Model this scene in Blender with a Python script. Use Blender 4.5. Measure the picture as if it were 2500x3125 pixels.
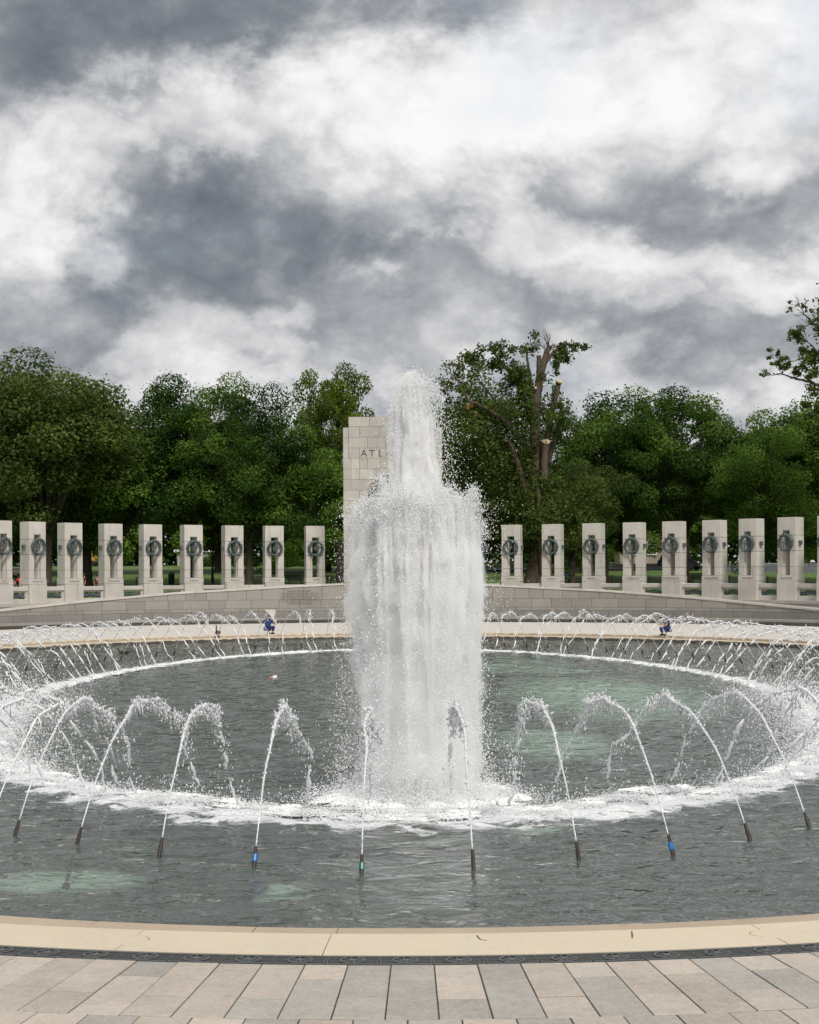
import bpy, bmesh, math, random
import numpy as np
from mathutils import Vector, Matrix, noise as mnoise

for o in list(bpy.data.objects):
    bpy.data.objects.remove(o)
SC = bpy.context.scene
COL = SC.collection
PI = math.pi
R = math.radians

# ------------------------------------------------------------------ camera
FPX = 4700.0            # focal length in pixels of the 2500 px wide photograph
EYE = 3.45              # eye above the pool water (water is z = 0)
HZ, ROLL = 1755.0, 0.0048
cam = bpy.data.cameras.new('camera')
cam.sensor_fit = 'HORIZONTAL'
cam.sensor_width = 36.0
cam.lens = 36.0 * FPX / 2500.0
cam.shift_y = (HZ - 1562.5) / 2500.0
cam.clip_start, cam.clip_end = 0.1, 3000.0
camo = bpy.data.objects.new('camera', cam)
COL.objects.link(camo)
camo.location = (0, 0, EYE)
camo.rotation_euler = (PI / 2, ROLL, 0)
SC.camera = camo

# ------------------------------------------------------------------ exposure, sun, sky
SC.view_settings.view_transform = 'Standard'
SC.view_settings.look = 'None'
SC.view_settings.gamma = 1.0
SC.view_settings.exposure = 1.0
EXPO = 2 ** 1.0
SUN_ELEV, SUN_AZ = R(52), R(158)      # azimuth from +Y towards +X: behind the camera, a little right
sun = bpy.data.lights.new('sun', 'SUN')
sun.energy = 1.5
sun.angle = R(14)
sun.color = (1.0, 0.965, 0.91)
suno = bpy.data.objects.new('sun', sun)
COL.objects.link(suno)
sd = Vector((math.sin(SUN_AZ) * math.cos(SUN_ELEV), math.cos(SUN_AZ) * math.cos(SUN_ELEV), math.sin(SUN_ELEV)))
suno.rotation_euler = (-sd).to_track_quat('-Z', 'Y').to_euler()
suno.location = sd * 200


class NT:
    """small helper round a node tree"""
    def __init__(self, tree):
        self.t = tree

    def n(self, typ, **kw):
        nd = self.t.nodes.new(typ)
        for k, v in kw.items():
            setattr(nd, k, v)
        return nd

    def link(self, a, b):
        self.t.links.new(a, b)

    def put(self, sock, v):
        if isinstance(v, (int, float)):
            sock.default_value = v
        elif isinstance(v, (tuple, list)):
            if len(v) == 3 and sock.type == 'RGBA':
                v = tuple(v) + (1.0,)
            sock.default_value = v
        else:
            self.link(v, sock)

    def m(self, op, a, b=None, c=None, clamp=False):
        nd = self.n('ShaderNodeMath', operation=op, use_clamp=clamp)
        for i, v in enumerate((a, b, c)):
            if v is not None:
                self.put(nd.inputs[i], v)
        return nd.outputs[0]

    def vm(self, op, a, b=None):
        nd = self.n('ShaderNodeVectorMath', operation=op)
        self.put(nd.inputs[0], a)
        if b is not None:
            self.put(nd.inputs[1], b)
        return nd.outputs[0]

    def noise(self, vec, scale, detail=4, rough=0.55, dist=0.0, col=False):
        nd = self.n('ShaderNodeTexNoise')
        self.put(nd.inputs['Vector'], vec)
        nd.inputs['Scale'].default_value = scale
        nd.inputs['Detail'].default_value = detail
        nd.inputs['Roughness'].default_value = rough
        nd.inputs['Distortion'].default_value = dist
        return nd.outputs['Color'] if col else nd.outputs['Fac']

    def ramp(self, fac, stops, interp='LINEAR'):
        nd = self.n('ShaderNodeValToRGB')
        cr = nd.color_ramp
        cr.interpolation = interp
        while len(cr.elements) < len(stops):
            cr.elements.new(0.5)
        for e, (p, c) in zip(cr.elements, stops):
            e.position = p
            if isinstance(c, (int, float)):
                c = (c, c, c)
            e.color = tuple(c) + (1.0,)
        self.put(nd.inputs['Fac'], fac)
        return nd.outputs['Color']

    def mix(self, fac, a, b, blend='MIX'):
        nd = self.n('ShaderNodeMix', data_type='RGBA', blend_type=blend)
        self.put(nd.inputs['Factor'], fac)
        self.put(nd.inputs['A'], a) if False else self.put(nd.inputs[6], a)
        self.put(nd.inputs[7], b)
        return nd.outputs[2]

    def smooth(self, v, a, b):
        nd = self.n('ShaderNodeMapRange', interpolation_type='SMOOTHSTEP')
        self.put(nd.inputs['Value'], v)
        nd.inputs['From Min'].default_value = a
        nd.inputs['From Max'].default_value = b
        return nd.outputs['Result']


world = bpy.data.worlds.new('World')
SC.world = world
world.use_nodes = True
wt = NT(world.node_tree)
world.node_tree.nodes.clear()


def build_sky():
    tc = wt.n('ShaderNodeTexCoord').outputs['Generated']
    sep = wt.n('ShaderNodeSeparateXYZ')
    wt.link(tc, sep.inputs[0])
    x, y, z = sep.outputs
    yy = wt.m('MAXIMUM', y, 0.12)
    stretched = wt.vm('MULTIPLY', tc, (1.0, 1.0, 1.35))
    warp = wt.n('ShaderNodeSeparateColor')
    wt.link(wt.noise(stretched, 6.0, 10, 0.62, 0.25, col=True), warp.inputs[0])
    wx = wt.m('MULTIPLY', wt.m('SUBTRACT', warp.outputs[0], 0.5), 0.26)
    wz = wt.m('MULTIPLY', wt.m('SUBTRACT', warp.outputs[1], 0.5), 0.17)
    X = wt.m('ADD', wt.m('DIVIDE', x, yy), wx)
    Z = wt.m('ADD', wt.m('DIVIDE', z, yy), wz)
    # cloud masses: centre and radii in photo pixels (1725 wide), strength
    blobs = [
        (600, 150, 200, 75, 0.42), (860, 235, 280, 110, 0.38), (1060, 330, 170, 120, 0.36), (1400, 190, 340, 160, 0.42),
        (1640, 60, 160, 90, 0.30), (110, 320, 150, 90, 0.42), (50, 480, 110, 90, 0.46), (1290, 545, 230, 45, 0.30),
        (1610, 590, 150, 60, 0.32), (832, 468, 46, 24, 0.30), (755, 575, 60, 24, 0.22), (690, 800, 130, 50, 0.30), (1640, 855, 130, 50, 0.22), (420, 765, 140, 30, 0.14), (1000, 690, 160, 40, 0.08),
        (350, 250, 150, 60, 0.18), (1050, 130, 160, 80, 0.2), (1500, 330, 250, 80, 0.10),
        (250, 70, 330, 110, -0.46), (50, 190, 150, 70, -0.30), (820, 45, 260, 60, -0.32),
        (570, 420, 220, 95, -0.42), (400, 510, 230, 80, -0.34), (640, 520, 120, 60, -0.20), (650, 280, 60, 50, -0.14),
        (1240, 375, 160, 80, -0.27), (1460, 450, 220, 55, -0.20), (900, 520, 120, 60, -0.12), (250, 610, 280, 55, -0.2),
        (1120, 640, 200, 45, -0.10), (1480, 690, 260, 60, -0.12), (260, 740, 420, 70, -0.12), (1540, 860, 160, 50, -0.06),
        (930, 810, 90, 60, -0.06), (1700, 470, 100, 60, -0.1),
    ]
    total = None
    for u, v, ru, rv, a in blobs:
        cx, cz = (u - 862.5) / 3243.0, (1211 - v) / 3243.0
        dx = wt.m('MULTIPLY', wt.m('SUBTRACT', X, cx), 3243.0 / ru)
        dz = wt.m('MULTIPLY', wt.m('SUBTRACT', Z, cz), 3243.0 / rv)
        r2 = wt.m('ADD', wt.m('MULTIPLY', dx, dx), wt.m('MULTIPLY', dz, dz))
        g = wt.m('MULTIPLY', wt.m('POWER', 2.71828, wt.m('MULTIPLY', r2, -0.8)), a * 0.74)
        total = g if total is None else wt.m('ADD', total, g)
    big = wt.noise(stretched, 4.2, 10, 0.58, 0.25)
    fine = wt.noise(stretched, 13.0, 10, 0.62, 0.15)
    bl = wt.noise(wt.vm('MULTIPLY', tc, (1.0, 1.0, 1.55)), 8.5, 9, 0.55, 0.1)
    puff = wt.m('MULTIPLY', wt.m('ABSOLUTE', wt.m('SUBTRACT', bl, 0.5)), 2.0)
    val = wt.m('ADD', wt.m('MULTIPLY', wt.m('SUBTRACT', big, 0.5), 0.50), 0.645)
    val = wt.m('ADD', val, wt.m('MULTIPLY', wt.m('SUBTRACT', fine, 0.5), 0.42))
    val = wt.m('ADD', val, wt.m('MULTIPLY', wt.m('SUBTRACT', puff, 0.22), 0.72))
    bl2 = wt.noise(wt.vm('MULTIPLY', tc, (1.0, 1.0, 1.4)), 24.0, 8, 0.6, 0.1)
    val = wt.m('ADD', val, wt.m('MULTIPLY', wt.m('SUBTRACT', wt.m('MULTIPLY', wt.m('ABSOLUTE', wt.m('SUBTRACT', bl2, 0.5)), 2.0), 0.2), 0.30))
    val = wt.m('ADD', val, total)
    cum = wt.smooth(wt.m('ADD', bl, wt.m('MULTIPLY', total, 0.30)), 0.49, 0.57)
    val = wt.m('ADD', val, wt.m('MULTIPLY', wt.m('SUBTRACT', cum, 0.5), 0.115))
    k = 1.0 / EXPO
    cl = lambda *c: tuple(q * k for q in c)
    colr = wt.ramp(val, [(0.0, cl(0.145, 0.168, 0.195)), (0.22, cl(0.225, 0.25, 0.28)), (0.45, cl(0.40, 0.415, 0.44)),
                         (0.68, cl(0.66, 0.66, 0.67)), (0.86, cl(0.86, 0.86, 0.865)), (1.0, cl(0.96, 0.955, 0.95))])
    sky = wt.n('ShaderNodeTexSky', sky_type='NISHITA')
    sky.sun_disc = False
    sky.sun_elevation = SUN_ELEV
    sky.sun_rotation = SUN_AZ
    skyc = wt.vm('MULTIPLY', sky.outputs[0], (0.07, 0.07, 0.07))
    thin = wt.smooth(wt.noise(stretched, 5.0, 5, 0.5), 0.56, 0.80)
    out = wt.mix(wt.m('MULTIPLY', thin, 0.40), colr, skyc)
    bg = wt.n('ShaderNodeBackground')
    wt.link(out, bg.inputs['Color'])
    bg.inputs['Strength'].default_value = 1.0
    wo = wt.n('ShaderNodeOutputWorld')
    wt.link(bg.outputs[0], wo.inputs[0])


build_sky()
SC.cycles.max_bounces = 18
SC.cycles.volume_bounces = 16
SC.cycles.diffuse_bounces = 3
SC.cycles.glossy_bounces = 3
SC.cycles.transparent_max_bounces = 12


# ------------------------------------------------------------------ pixels to places
def PX(u, v, d):
    """point seen at pixel (u, v) of the 1725 px wide view, at distance d"""
    us, vs = u * 2500 / 1725, v * 2500 / 1725
    return Vector(((us - 1250) / FPX * d, d, EYE + (HZ - ROLL * (us - 1250) - vs) / FPX * d))


def XU(u, d):
    return (u * 2500 / 1725 - 1250) / FPX * d


AX0, AXR = 0.494, 0.01527            # axis of the memorial: starts beside the camera, turned slightly left
TM = Matrix.Translation((AX0, 0, 0)) @ Matrix.Rotation(math.atan(AXR), 4, 'Z')


def ground_z(y, x=0.0):
    pts = [(0, 1.72), (113, 1.72), (120, 2.0), (142, 2.78), (165, 3.9), (188, 4.65), (230, 5.2), (700, 7.0), (3000, 9)]
    for (a, za), (b, zb) in zip(pts, pts[1:]):
        if y <= b:
            return za + (zb - za) * (y - a) / (b - a)
    return 9.0


# ------------------------------------------------------------------ objects
def tag(o, label=None, cat=None, group=None, kind=None):
    if label: o['label'] = label
    if cat: o['category'] = cat
    if group: o['group'] = group
    if kind: o['kind'] = kind
    return o


def empty(name, loc=(0, 0, 0), rz=0.0, mem=False):
    o = bpy.data.objects.new(name, None)
    COL.objects.link(o)
    o.empty_display_size = 0.2
    if mem:
        o.matrix_world = TM @ Matrix.Translation(loc) @ Matrix.Rotation(rz, 4, 'Z')
    else:
        o.location = loc
        o.rotation_euler = (0, 0, rz)
    return o


def link_mesh(name, me, mat=None, parent=None, smooth=False, mem=False):
    if mat is not None and len(me.materials) == 0:
        me.materials.append(mat)
    if smooth:
        me.polygons.foreach_set('use_smooth', [True] * len(me.polygons))
    o = bpy.data.objects.new(name, me)
    COL.objects.link(o)
    if parent is not None:
        o.parent = parent
    elif mem:
        o.matrix_world = TM.copy()
    return o


class MB:
    def __init__(self):
        self.v, self.f = [], []

    def add(self, vs, fs):
        b = len(self.v)
        self.v += [tuple(p) for p in vs]
        self.f += [tuple(b + i for i in f) for f in fs]

    def box(self, x0, x1, y0, y1, z0, z1, mat=None):
        vs = [(x0, y0, z0), (x1, y0, z0), (x1, y1, z0), (x0, y1, z0), (x0, y0, z1), (x1, y0, z1), (x1, y1, z1), (x0, y1, z1)]
        if mat is not None:
            vs = [mat @ Vector(p) for p in vs]
        self.add(vs, [(0, 3, 2, 1), (4, 5, 6, 7), (0, 1, 5, 4), (1, 2, 6, 5), (2, 3, 7, 6), (3, 0, 4, 7)])
        return self

    def bbox(self, x0, x1, y0, y1, z0, z1, b=0.01, mat=None):
        """box with a chamfered top"""
        vs = [(x0, y0, z0), (x1, y0, z0), (x1, y1, z0), (x0, y1, z0), (x0, y0, z1 - b), (x1, y0, z1 - b), (x1, y1, z1 - b), (x0, y1, z1 - b),
              (x0 + b, y0 + b, z1), (x1 - b, y0 + b, z1), (x1 - b, y1 - b, z1), (x0 + b, y1 - b, z1)]
        if mat is not None:
            vs = [mat @ Vector(p) for p in vs]
        fs = [(0, 3, 2, 1), (8, 9, 10, 11)]
        for i in range(4):
            j = (i + 1) % 4
            fs += [(i, j, 4 + j, 4 + i), (4 + i, 4 + j, 8 + j, 8 + i)]
        self.add(vs, fs)
        return self

    def prism(self, poly, z0, z1, mat=None):
        """polygon (x, y) anticlockwise, extruded in z"""
        n = len(poly)
        vs = [(p[0], p[1], z0) for p in poly] + [(p[0], p[1], z1) for p in poly]
        if mat is not None:
            vs = [mat @ Vector(p) for p in vs]
        fs = [tuple(range(n - 1, -1, -1)), tuple(range(n, 2 * n))]
        fs += [(i, (i + 1) % n, n + (i + 1) % n, n + i) for i in range(n)]
        self.add(vs, fs)
        return self

    def tube(self, pts, rad, n=8, caps=True, jitter=0.0, rng=None):
        pts = [Vector(p) for p in pts]
        k = len(pts)
        if isinstance(rad, (int, float)):
            rad = [rad] * k
        vs = []
        ref = Vector((0.31, 0.11, 1)).normalized()
        for i, p in enumerate(pts):
            t = (pts[min(i + 1, k - 1)] - pts[max(i - 1, 0)])
            if t.length < 1e-9:
                t = Vector((0, 0, 1))
            t.normalize()
            a = t.cross(ref)
            if a.length < 0.05:
                a = t.cross(Vector((1, 0, 0)))
            a.normalize()
            b = t.cross(a)
            for j in range(n):
                w = 2 * PI * j / n
                r = rad[i] * (1 + (rng.uniform(-jitter, jitter) if rng else 0))
                vs.append(p + (a * math.cos(w) + b * math.sin(w)) * r)
        fs = []
        for i in range(k - 1):
            for j in range(n):
                fs.append((i * n + j, i * n + (j + 1) % n, (i + 1) * n + (j + 1) % n, (i + 1) * n + j))
        if caps:
            fs.append(tuple(range(n - 1, -1, -1)))
            fs.append(tuple(range((k - 1) * n, k * n)))
        self.add(vs, fs)
        return self

    def lathe(self, prof, n=16, mat=None, c=(0, 0, 0)):
        vs = []
        for r, z in prof:
            for j in range(n):
                w = 2 * PI * j / n
                vs.append((c[0] + r * math.cos(w), c[1] + r * math.sin(w), c[2] + z))
        if mat is not None:
            vs = [mat @ Vector(p) for p in vs]
        fs = []
        k = len(prof)
        for i in range(k - 1):
            for j in range(n):
                fs.append((i * n + j, i * n + (j + 1) % n, (i + 1) * n + (j + 1) % n, (i + 1) * n + j))
        fs.append(tuple(range(n - 1, -1, -1)))
        fs.append(tuple(range((k - 1) * n, k * n)))
        self.add(vs, fs)
        return self

    def mesh(self, name):
        me = bpy.data.meshes.new(name)
        me.from_pydata(self.v, [], self.f)
        me.update()
        return me

    def build(self, name, mat=None, parent=None, smooth=False, mem=False):
        return link_mesh(name, self.mesh(name), mat, parent, smooth, mem)


def np_mesh(name, V, F):
    me = bpy.data.meshes.new(name)
    V = np.ascontiguousarray(V, dtype=np.float32)
    F = np.ascontiguousarray(F, dtype=np.int32)
    k = F.shape[1]
    me.vertices.add(len(V))
    me.vertices.foreach_set('co', V.ravel())
    me.loops.add(F.size)
    me.loops.foreach_set('vertex_index', F.ravel())
    me.polygons.add(len(F))
    me.polygons.foreach_set('loop_start', np.arange(0, F.size, k, dtype=np.int32))
    me.update(calc_edges=True)
    return me


# ------------------------------------------------------------------ materials
def material(name):
    m = bpy.data.materials.new(name)
    m.use_nodes = True
    t = NT(m.node_tree)
    m.node_tree.nodes.clear()
    out = t.n('ShaderNodeOutputMaterial')
    p = t.n('ShaderNodeBsdfPrincipled')
    t.link(p.outputs[0], out.inputs[0])
    return m, t, p, out


def stone(name, base, vary=0.12, speck=0.16, rough=0.75, scale=1.0, per=0.10, tint=(1.0, 0.97, 0.93), stain=0.25, bump=0.12):
    m, t, p, out = material(name)
    geo = t.n('ShaderNodeNewGeometry')
    pos = geo.outputs['Position']
    rnd = t.n('ShaderNodeObjectInfo').outputs['Random']
    isl = geo.outputs['Random Per Island']
    big = t.noise(pos, 0.9 * scale, 5, 0.6)
    sp = t.noise(pos, 46 * scale, 3, 0.75)
    sp2 = t.noise(pos, 15 * scale, 4, 0.65)
    f = t.m('ADD', 1.0, t.m('MULTIPLY', t.m('SUBTRACT', big, 0.5), vary * 3))
    f = t.m('ADD', f, t.m('MULTIPLY', t.m('SUBTRACT', sp, 0.5), speck * 3.0))
    f = t.m('ADD', f, t.m('MULTIPLY', t.m('SUBTRACT', sp2, 0.5), speck * 2.0))
    f = t.m('ADD', f, t.m('MULTIPLY', t.m('SUBTRACT', rnd, 0.5), per * 2))
    # rain streaks and dirt
    st = t.noise(t.vm('MULTIPLY', pos, (2.6, 2.6, 0.35)), 1.3, 4, 0.65)
    f = t.m('MULTIPLY', f, t.m('SUBTRACT', 1.0, t.m('MULTIPLY', t.smooth(st, 0.55, 0.8), stain)))
    col = t.n('ShaderNodeVectorMath', operation='SCALE')
    hue = t.mix(t.noise(pos, 3.0, 3, 0.5), tuple(base), tuple(b * q for b, q in zip(base, tint)))
    t.link(hue, col.inputs[0])
    t.link(f, col.inputs['Scale'])
    t.link(col.outputs[0], p.inputs['Base Color'])
    p.inputs['Roughness'].default_value = rough
    bp = t.n('ShaderNodeBump')
    bp.inputs['Strength'].default_value = bump
    bp.inputs['Distance'].default_value = 0.01
    t.link(sp2, bp.inputs['Height'])
    t.link(bp.outputs[0], p.inputs['Normal'])
    return m


def plain(name, col, rough=0.5, metal=0.0, vary=0.2, scale=8.0, spec=0.5, coat=0.0):
    m, t, p, out = material(name)
    pos = t.n('ShaderNodeTexCoord').outputs['Object']
    n = t.noise(pos, scale, 4, 0.6)
    f = t.ramp(n, [(0.25, 1 - vary), (0.75, 1 + vary)])
    t.put(p.inputs['Base Color'], t.mix(1.0, tuple(col), f, 'MULTIPLY'))
    p.inputs['Roughness'].default_value = rough
    p.inputs['Metallic'].default_value = metal
    p.inputs['Specular IOR Level'].default_value = spec
    p.inputs['Coat Weight'].default_value = coat
    return m


M = {}
M['granite'] = stone('pale_granite', (0.535, 0.507, 0.465), per=0.06, vary=0.16, stain=0.42, speck=0.22)
M['granite_pav'] = stone('pavilion_granite', (0.445, 0.422, 0.387), per=0.11, stain=0.5, vary=0.18)
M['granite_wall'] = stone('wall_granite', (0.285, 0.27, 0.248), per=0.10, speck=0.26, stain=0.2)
M['granite_low'] = stone('low_wall_granite', (0.235, 0.225, 0.21), per=0.07, speck=0.2, stain=0.3)  # darker granite for the bottom wall course and the ledge base
M['joint'] = stone('mortar_joint', (0.06, 0.054, 0.047), per=0.0)
M['plaza'] = stone('plaza_granite', (0.57, 0.54, 0.495), per=0.0, speck=0.12, stain=0.0, vary=0.10)
M['plaza_grey'] = stone('plaza_grey_granite', (0.40, 0.38, 0.35), per=0.0, speck=0.12, stain=0.0)
M['paver_pink'] = stone('pink_paver_granite', (0.435, 0.387, 0.335), per=0.12, speck=0.26, stain=0.12, vary=0.24)
M['paver_grey'] = stone('grey_paver_granite', (0.355, 0.335, 0.305), per=0.09, speck=0.30, stain=0.12, vary=0.22)
M['coping'] = stone('cream_coping_stone', (0.605, 0.53, 0.415), per=0.03, speck=0.10, stain=0.0, vary=0.07, tint=(1.0, 0.96, 0.88))
M['strip'] = stone('brown_rim_stone', (0.43, 0.345, 0.26), per=0.04, speck=0.10, stain=0.15, vary=0.12)
M['rimface'] = stone('wet_rim_stone', (0.085, 0.075, 0.06), per=0.0, speck=0.1, rough=0.4)
M['soil'] = stone('joint_soil', (0.055, 0.045, 0.035), per=0.0)
M['letter'] = plain('engraved_letter', (0.085, 0.075, 0.065), 0.9)
M['letter_soft'] = plain('engraved_letter_faint', (0.19, 0.175, 0.155), 0.9)
M['iron'] = plain('dark_iron', (0.022, 0.024, 0.024), 0.45, 0.3)
M['grate_dark'] = plain('grate_slots', (0.020, 0.025, 0.026), 0.6)
M['grate_iron'] = plain('grate_iron', (0.085, 0.095, 0.095), 0.5, 0.2, 0.25, 30)
M['grate_medal'] = plain('grate_medallion', (0.115, 0.122, 0.12), 0.5, 0.2, 0.2, 40)
M['pipe'] = plain('rusty_pipe', (0.035, 0.024, 0.018), 0.55, 0.3, 0.5, 30)
M['tape_blue'] = plain('blue_tape', (0.01, 0.13, 0.36), 0.35)
M['tape_green'] = plain('green_tape', (0.01, 0.12, 0.085), 0.35)
M['bench'] = plain('bench_wood_dark', (0.020, 0.026, 0.020), 0.6)
M['black_paint'] = plain('black_car_paint', (0.012, 0.013, 0.015), 0.2, 0.0, 0.1, 4, 0.5, 0.6)
M['tyre'] = plain('tyre_rubber', (0.02, 0.02, 0.02), 0.85)
M['glass_dark'] = plain('dark_glass', (0.02, 0.024, 0.028), 0.08)
M['white_paint'] = plain('white_paint', (0.74, 0.74, 0.72), 0.55, vary=0.06)
M['headlamp'] = plain('headlamp_glass', (0.65, 0.68, 0.7), 0.15)
M['house_stone'] = stone('rubble_stone', (0.33, 0.28, 0.22), vary=0.3, speck=0.3, scale=0.6)
M['roof'] = plain('slate_roof', (0.09, 0.085, 0.085), 0.8)
M['blue_panel'] = plain('panel_print_blue', (0.10, 0.24, 0.52), 0.35, vary=0.55, scale=6)
M['panel_red'] = plain('panel_print_red', (0.32, 0.07, 0.05), 0.35)
M['cloth_navy'] = plain('navy_cloth', (0.010, 0.022, 0.105), 0.85, vary=0.3)
M['cloth_blue'] = plain('blue_cloth', (0.015, 0.045, 0.16), 0.85, vary=0.35)
M['cloth_red'] = plain('red_cloth', (0.46, 0.012, 0.018), 0.85, vary=0.2)
M['cloth_maroon'] = plain('maroon_cloth', (0.14, 0.02, 0.03), 0.85)
M['cloth_slate'] = plain('slate_cloth', (0.10, 0.13, 0.19), 0.85)
M['cloth_black'] = plain('black_cloth', (0.014, 0.014, 0.016), 0.85)
M['skin'] = plain('skin_tone', (0.42, 0.22, 0.13), 0.55, vary=0.08)
M['hair'] = plain('dark_hair', (0.018, 0.012, 0.010), 0.6)
M['goose_body'] = plain('brown_feathers', (0.15, 0.055, 0.028), 0.8, vary=0.4, scale=14)
M['goose_neck'] = plain('black_feathers', (0.018, 0.012, 0.010), 0.8)
M['duck_white'] = plain('pale_feathers', (0.55, 0.53, 0.50), 0.8)
M['orange'] = plain('orange_plastic', (0.62, 0.13, 0.03), 0.4)
M['lamp_globe'] = plain('lamp_globe', (0.80, 0.62, 0.36), 0.3, vary=0.05)
M['sign_yellow'] = plain('yellow_paint', (0.42, 0.27, 0.06), 0.5)
M['asphalt'] = stone('asphalt', (0.055, 0.055, 0.058), per=0.0, speck=0.2, stain=0.0)
M['kerb'] = stone('pale_kerb', (0.42, 0.40, 0.37), per=0.0)
M['grey_wall'] = stone('grey_road_wall', (0.15, 0.16, 0.185), vary=0.25, speck=0.2)
M['cut_wood'] = plain('fresh_cut_wood', (0.62, 0.47, 0.30), 0.8, vary=0.15, scale=5)


def mat_bronze():
    m, t, p, out = material('green_bronze')
    pos = t.n('ShaderNodeTexCoord').outputs['Object']
    n = t.noise(pos, 9, 5, 0.65)
    n2 = t.noise(pos, 40, 3, 0.6)
    c = t.ramp(t.m('ADD', t.m('MULTIPLY', n, 0.7), t.m('MULTIPLY', n2, 0.3)),
               [(0.32, (0.035, 0.040, 0.042)), (0.5, (0.09, 0.122, 0.125)), (0.68, (0.20, 0.28, 0.27))])
    t.link(c, p.inputs['Base Color'])
    p.inputs['Metallic'].default_value = 0.25
    p.inputs['Roughness'].default_value = 0.6
    return m


def mat_bark(name, a, b):
    m, t, p, out = material(name)
    pos = t.n('ShaderNodeTexCoord').outputs['Object']
    n = t.noise(t.vm('MULTIPLY', pos, (6, 6, 1.0)), 1.6, 6, 0.65, 0.4)
    t.link(t.ramp(n, [(0.3, a), (0.7, b)]), p.inputs['Base Color'])
    p.inputs['Roughness'].default_value = 0.9
    bp = t.n('ShaderNodeBump')
    bp.inputs['Strength'].default_value = 0.7
    bp.inputs['Distance'].default_value = 0.06
    t.link(n, bp.inputs['Height'])
    t.link(bp.outputs[0], p.inputs['Normal'])
    return m


def mat_leaf(name, dark, light, trans=0.28):
    m, t, p, out = material(name)
    at = t.n('ShaderNodeAttribute', attribute_name='tint')
    rnd = t.n('ShaderNodeObjectInfo').outputs['Random']
    f = t.m('ADD', at.outputs['Fac'], t.m('MULTIPLY', t.m('SUBTRACT', rnd, 0.5), 0.30), clamp=True)
    c = t.mix(f, dark, light)
    t.link(c, p.inputs['Base Color'])
    p.inputs['Roughness'].default_value = 0.55
    p.inputs['Specular IOR Level'].default_value = 0.06
    tr = t.n('ShaderNodeBsdfTranslucent')
    t.link(t.mix(1.0, c, (1.35, 1.5, 0.6), 'MULTIPLY'), tr.inputs[0])
    mx = t.n('ShaderNodeMixShader')
    mx.inputs[0].default_value = trans
    t.link(p.outputs[0], mx.inputs[1])
    t.link(tr.outputs[0], mx.inputs[2])
    t.link(mx.outputs[0], out.inputs[0])
    return m


def mat_grass():
    m, t, p, out = material('lawn_grass')
    pos = t.n('ShaderNodeTexCoord').outputs['Object']
    n = t.noise(pos, 0.12, 5, 0.6)
    n2 = t.noise(t.vm('MULTIPLY', pos, (1, 0.35, 1)), 3.0, 5, 0.7)
    c = t.ramp(t.m('ADD', t.m('MULTIPLY', n, 0.6), t.m('MULTIPLY', n2, 0.4)),
               [(0.3, (0.045, 0.085, 0.016)), (0.55, (0.085, 0.145, 0.024)), (0.75, (0.15, 0.17, 0.045))])
    t.link(c, p.inputs['Base Color'])
    p.inputs['Roughness'].default_value = 0.9
    return m


def mat_spray(name, col=(0.95, 0.955, 0.96), trans=0.45, bumpy=False):
    """broken white water: drops too small to see through"""
    m, t, p, out = material(name)
    p.inputs['Base Color'].default_value = tuple(col) + (1,)
    p.inputs['Roughness'].default_value = 0.6 if not bumpy else 1.0
    p.inputs['Specular IOR Level'].default_value = 0.3 if not bumpy else 0.0
    if bumpy:
        pos = t.n('ShaderNodeNewGeometry').outputs['Position']
        hh = t.m('ADD', t.noise(t.vm('MULTIPLY', pos, (1, 1, 0.45)), 14, 6, 0.7, 0.4), t.m('MULTIPLY', t.noise(pos, 45, 4, 0.7), 0.5))
        bp = t.n('ShaderNodeBump')
        bp.inputs['Strength'].default_value = 0.55
        bp.inputs['Distance'].default_value = 0.06
        t.link(hh, bp.inputs['Height'])
        t.link(bp.outputs[0], p.inputs['Normal'])
    tr = t.n('ShaderNodeBsdfTranslucent')
    tr.inputs[0].default_value = tuple(col) + (1,)
    mx = t.n('ShaderNodeMixShader')
    mx.inputs[0].default_value = trans
    t.link(p.outputs[0], mx.inputs[1])
    t.link(tr.outputs[0], mx.inputs[2])
    t.link(mx.outputs[0], out.inputs[0])
    return m


def mat_stream():
    """clear, bubbly water of the thin jets"""
    m, t, p, out = material('jet_water')
    p.inputs['Base Color'].default_value = (0.93, 0.94, 0.95, 1)
    p.inputs['Roughness'].default_value = 0.12
    tr = t.n('ShaderNodeBsdfTranslucent')
    tr.inputs[0].default_value = (0.92, 0.93, 0.94, 1)
    mx = t.n('ShaderNodeMixShader')
    mx.inputs[0].default_value = 0.4
    t.link(p.outputs[0], mx.inputs[1])
    t.link(tr.outputs[0], mx.inputs[2])
    tp = t.n('ShaderNodeBsdfTransparent')
    pos = t.n('ShaderNodeNewGeometry').outputs['Position']
    hole = t.smooth(t.noise(pos, 26, 3, 0.6), 0.50, 0.66)
    mx2 = t.n('ShaderNodeMixShader')
    t.link(t.m('MULTIPLY', hole, 0.65), mx2.inputs[0])
    t.link(mx.outputs[0], mx2.inputs[1])
    t.link(tp.outputs[0], mx2.inputs[2])
    t.link(mx2.outputs[0], out.inputs[0])
    return m


RING_C, RING_A, RING_B = 46.5, 28.6, 14.6       # ring of jet nozzles (memorial coordinates)
FOAM_A, FOAM_B = 24.9, 11.0                      # where the jets fall back
FOUNT = (0.0, 24.0)


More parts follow.
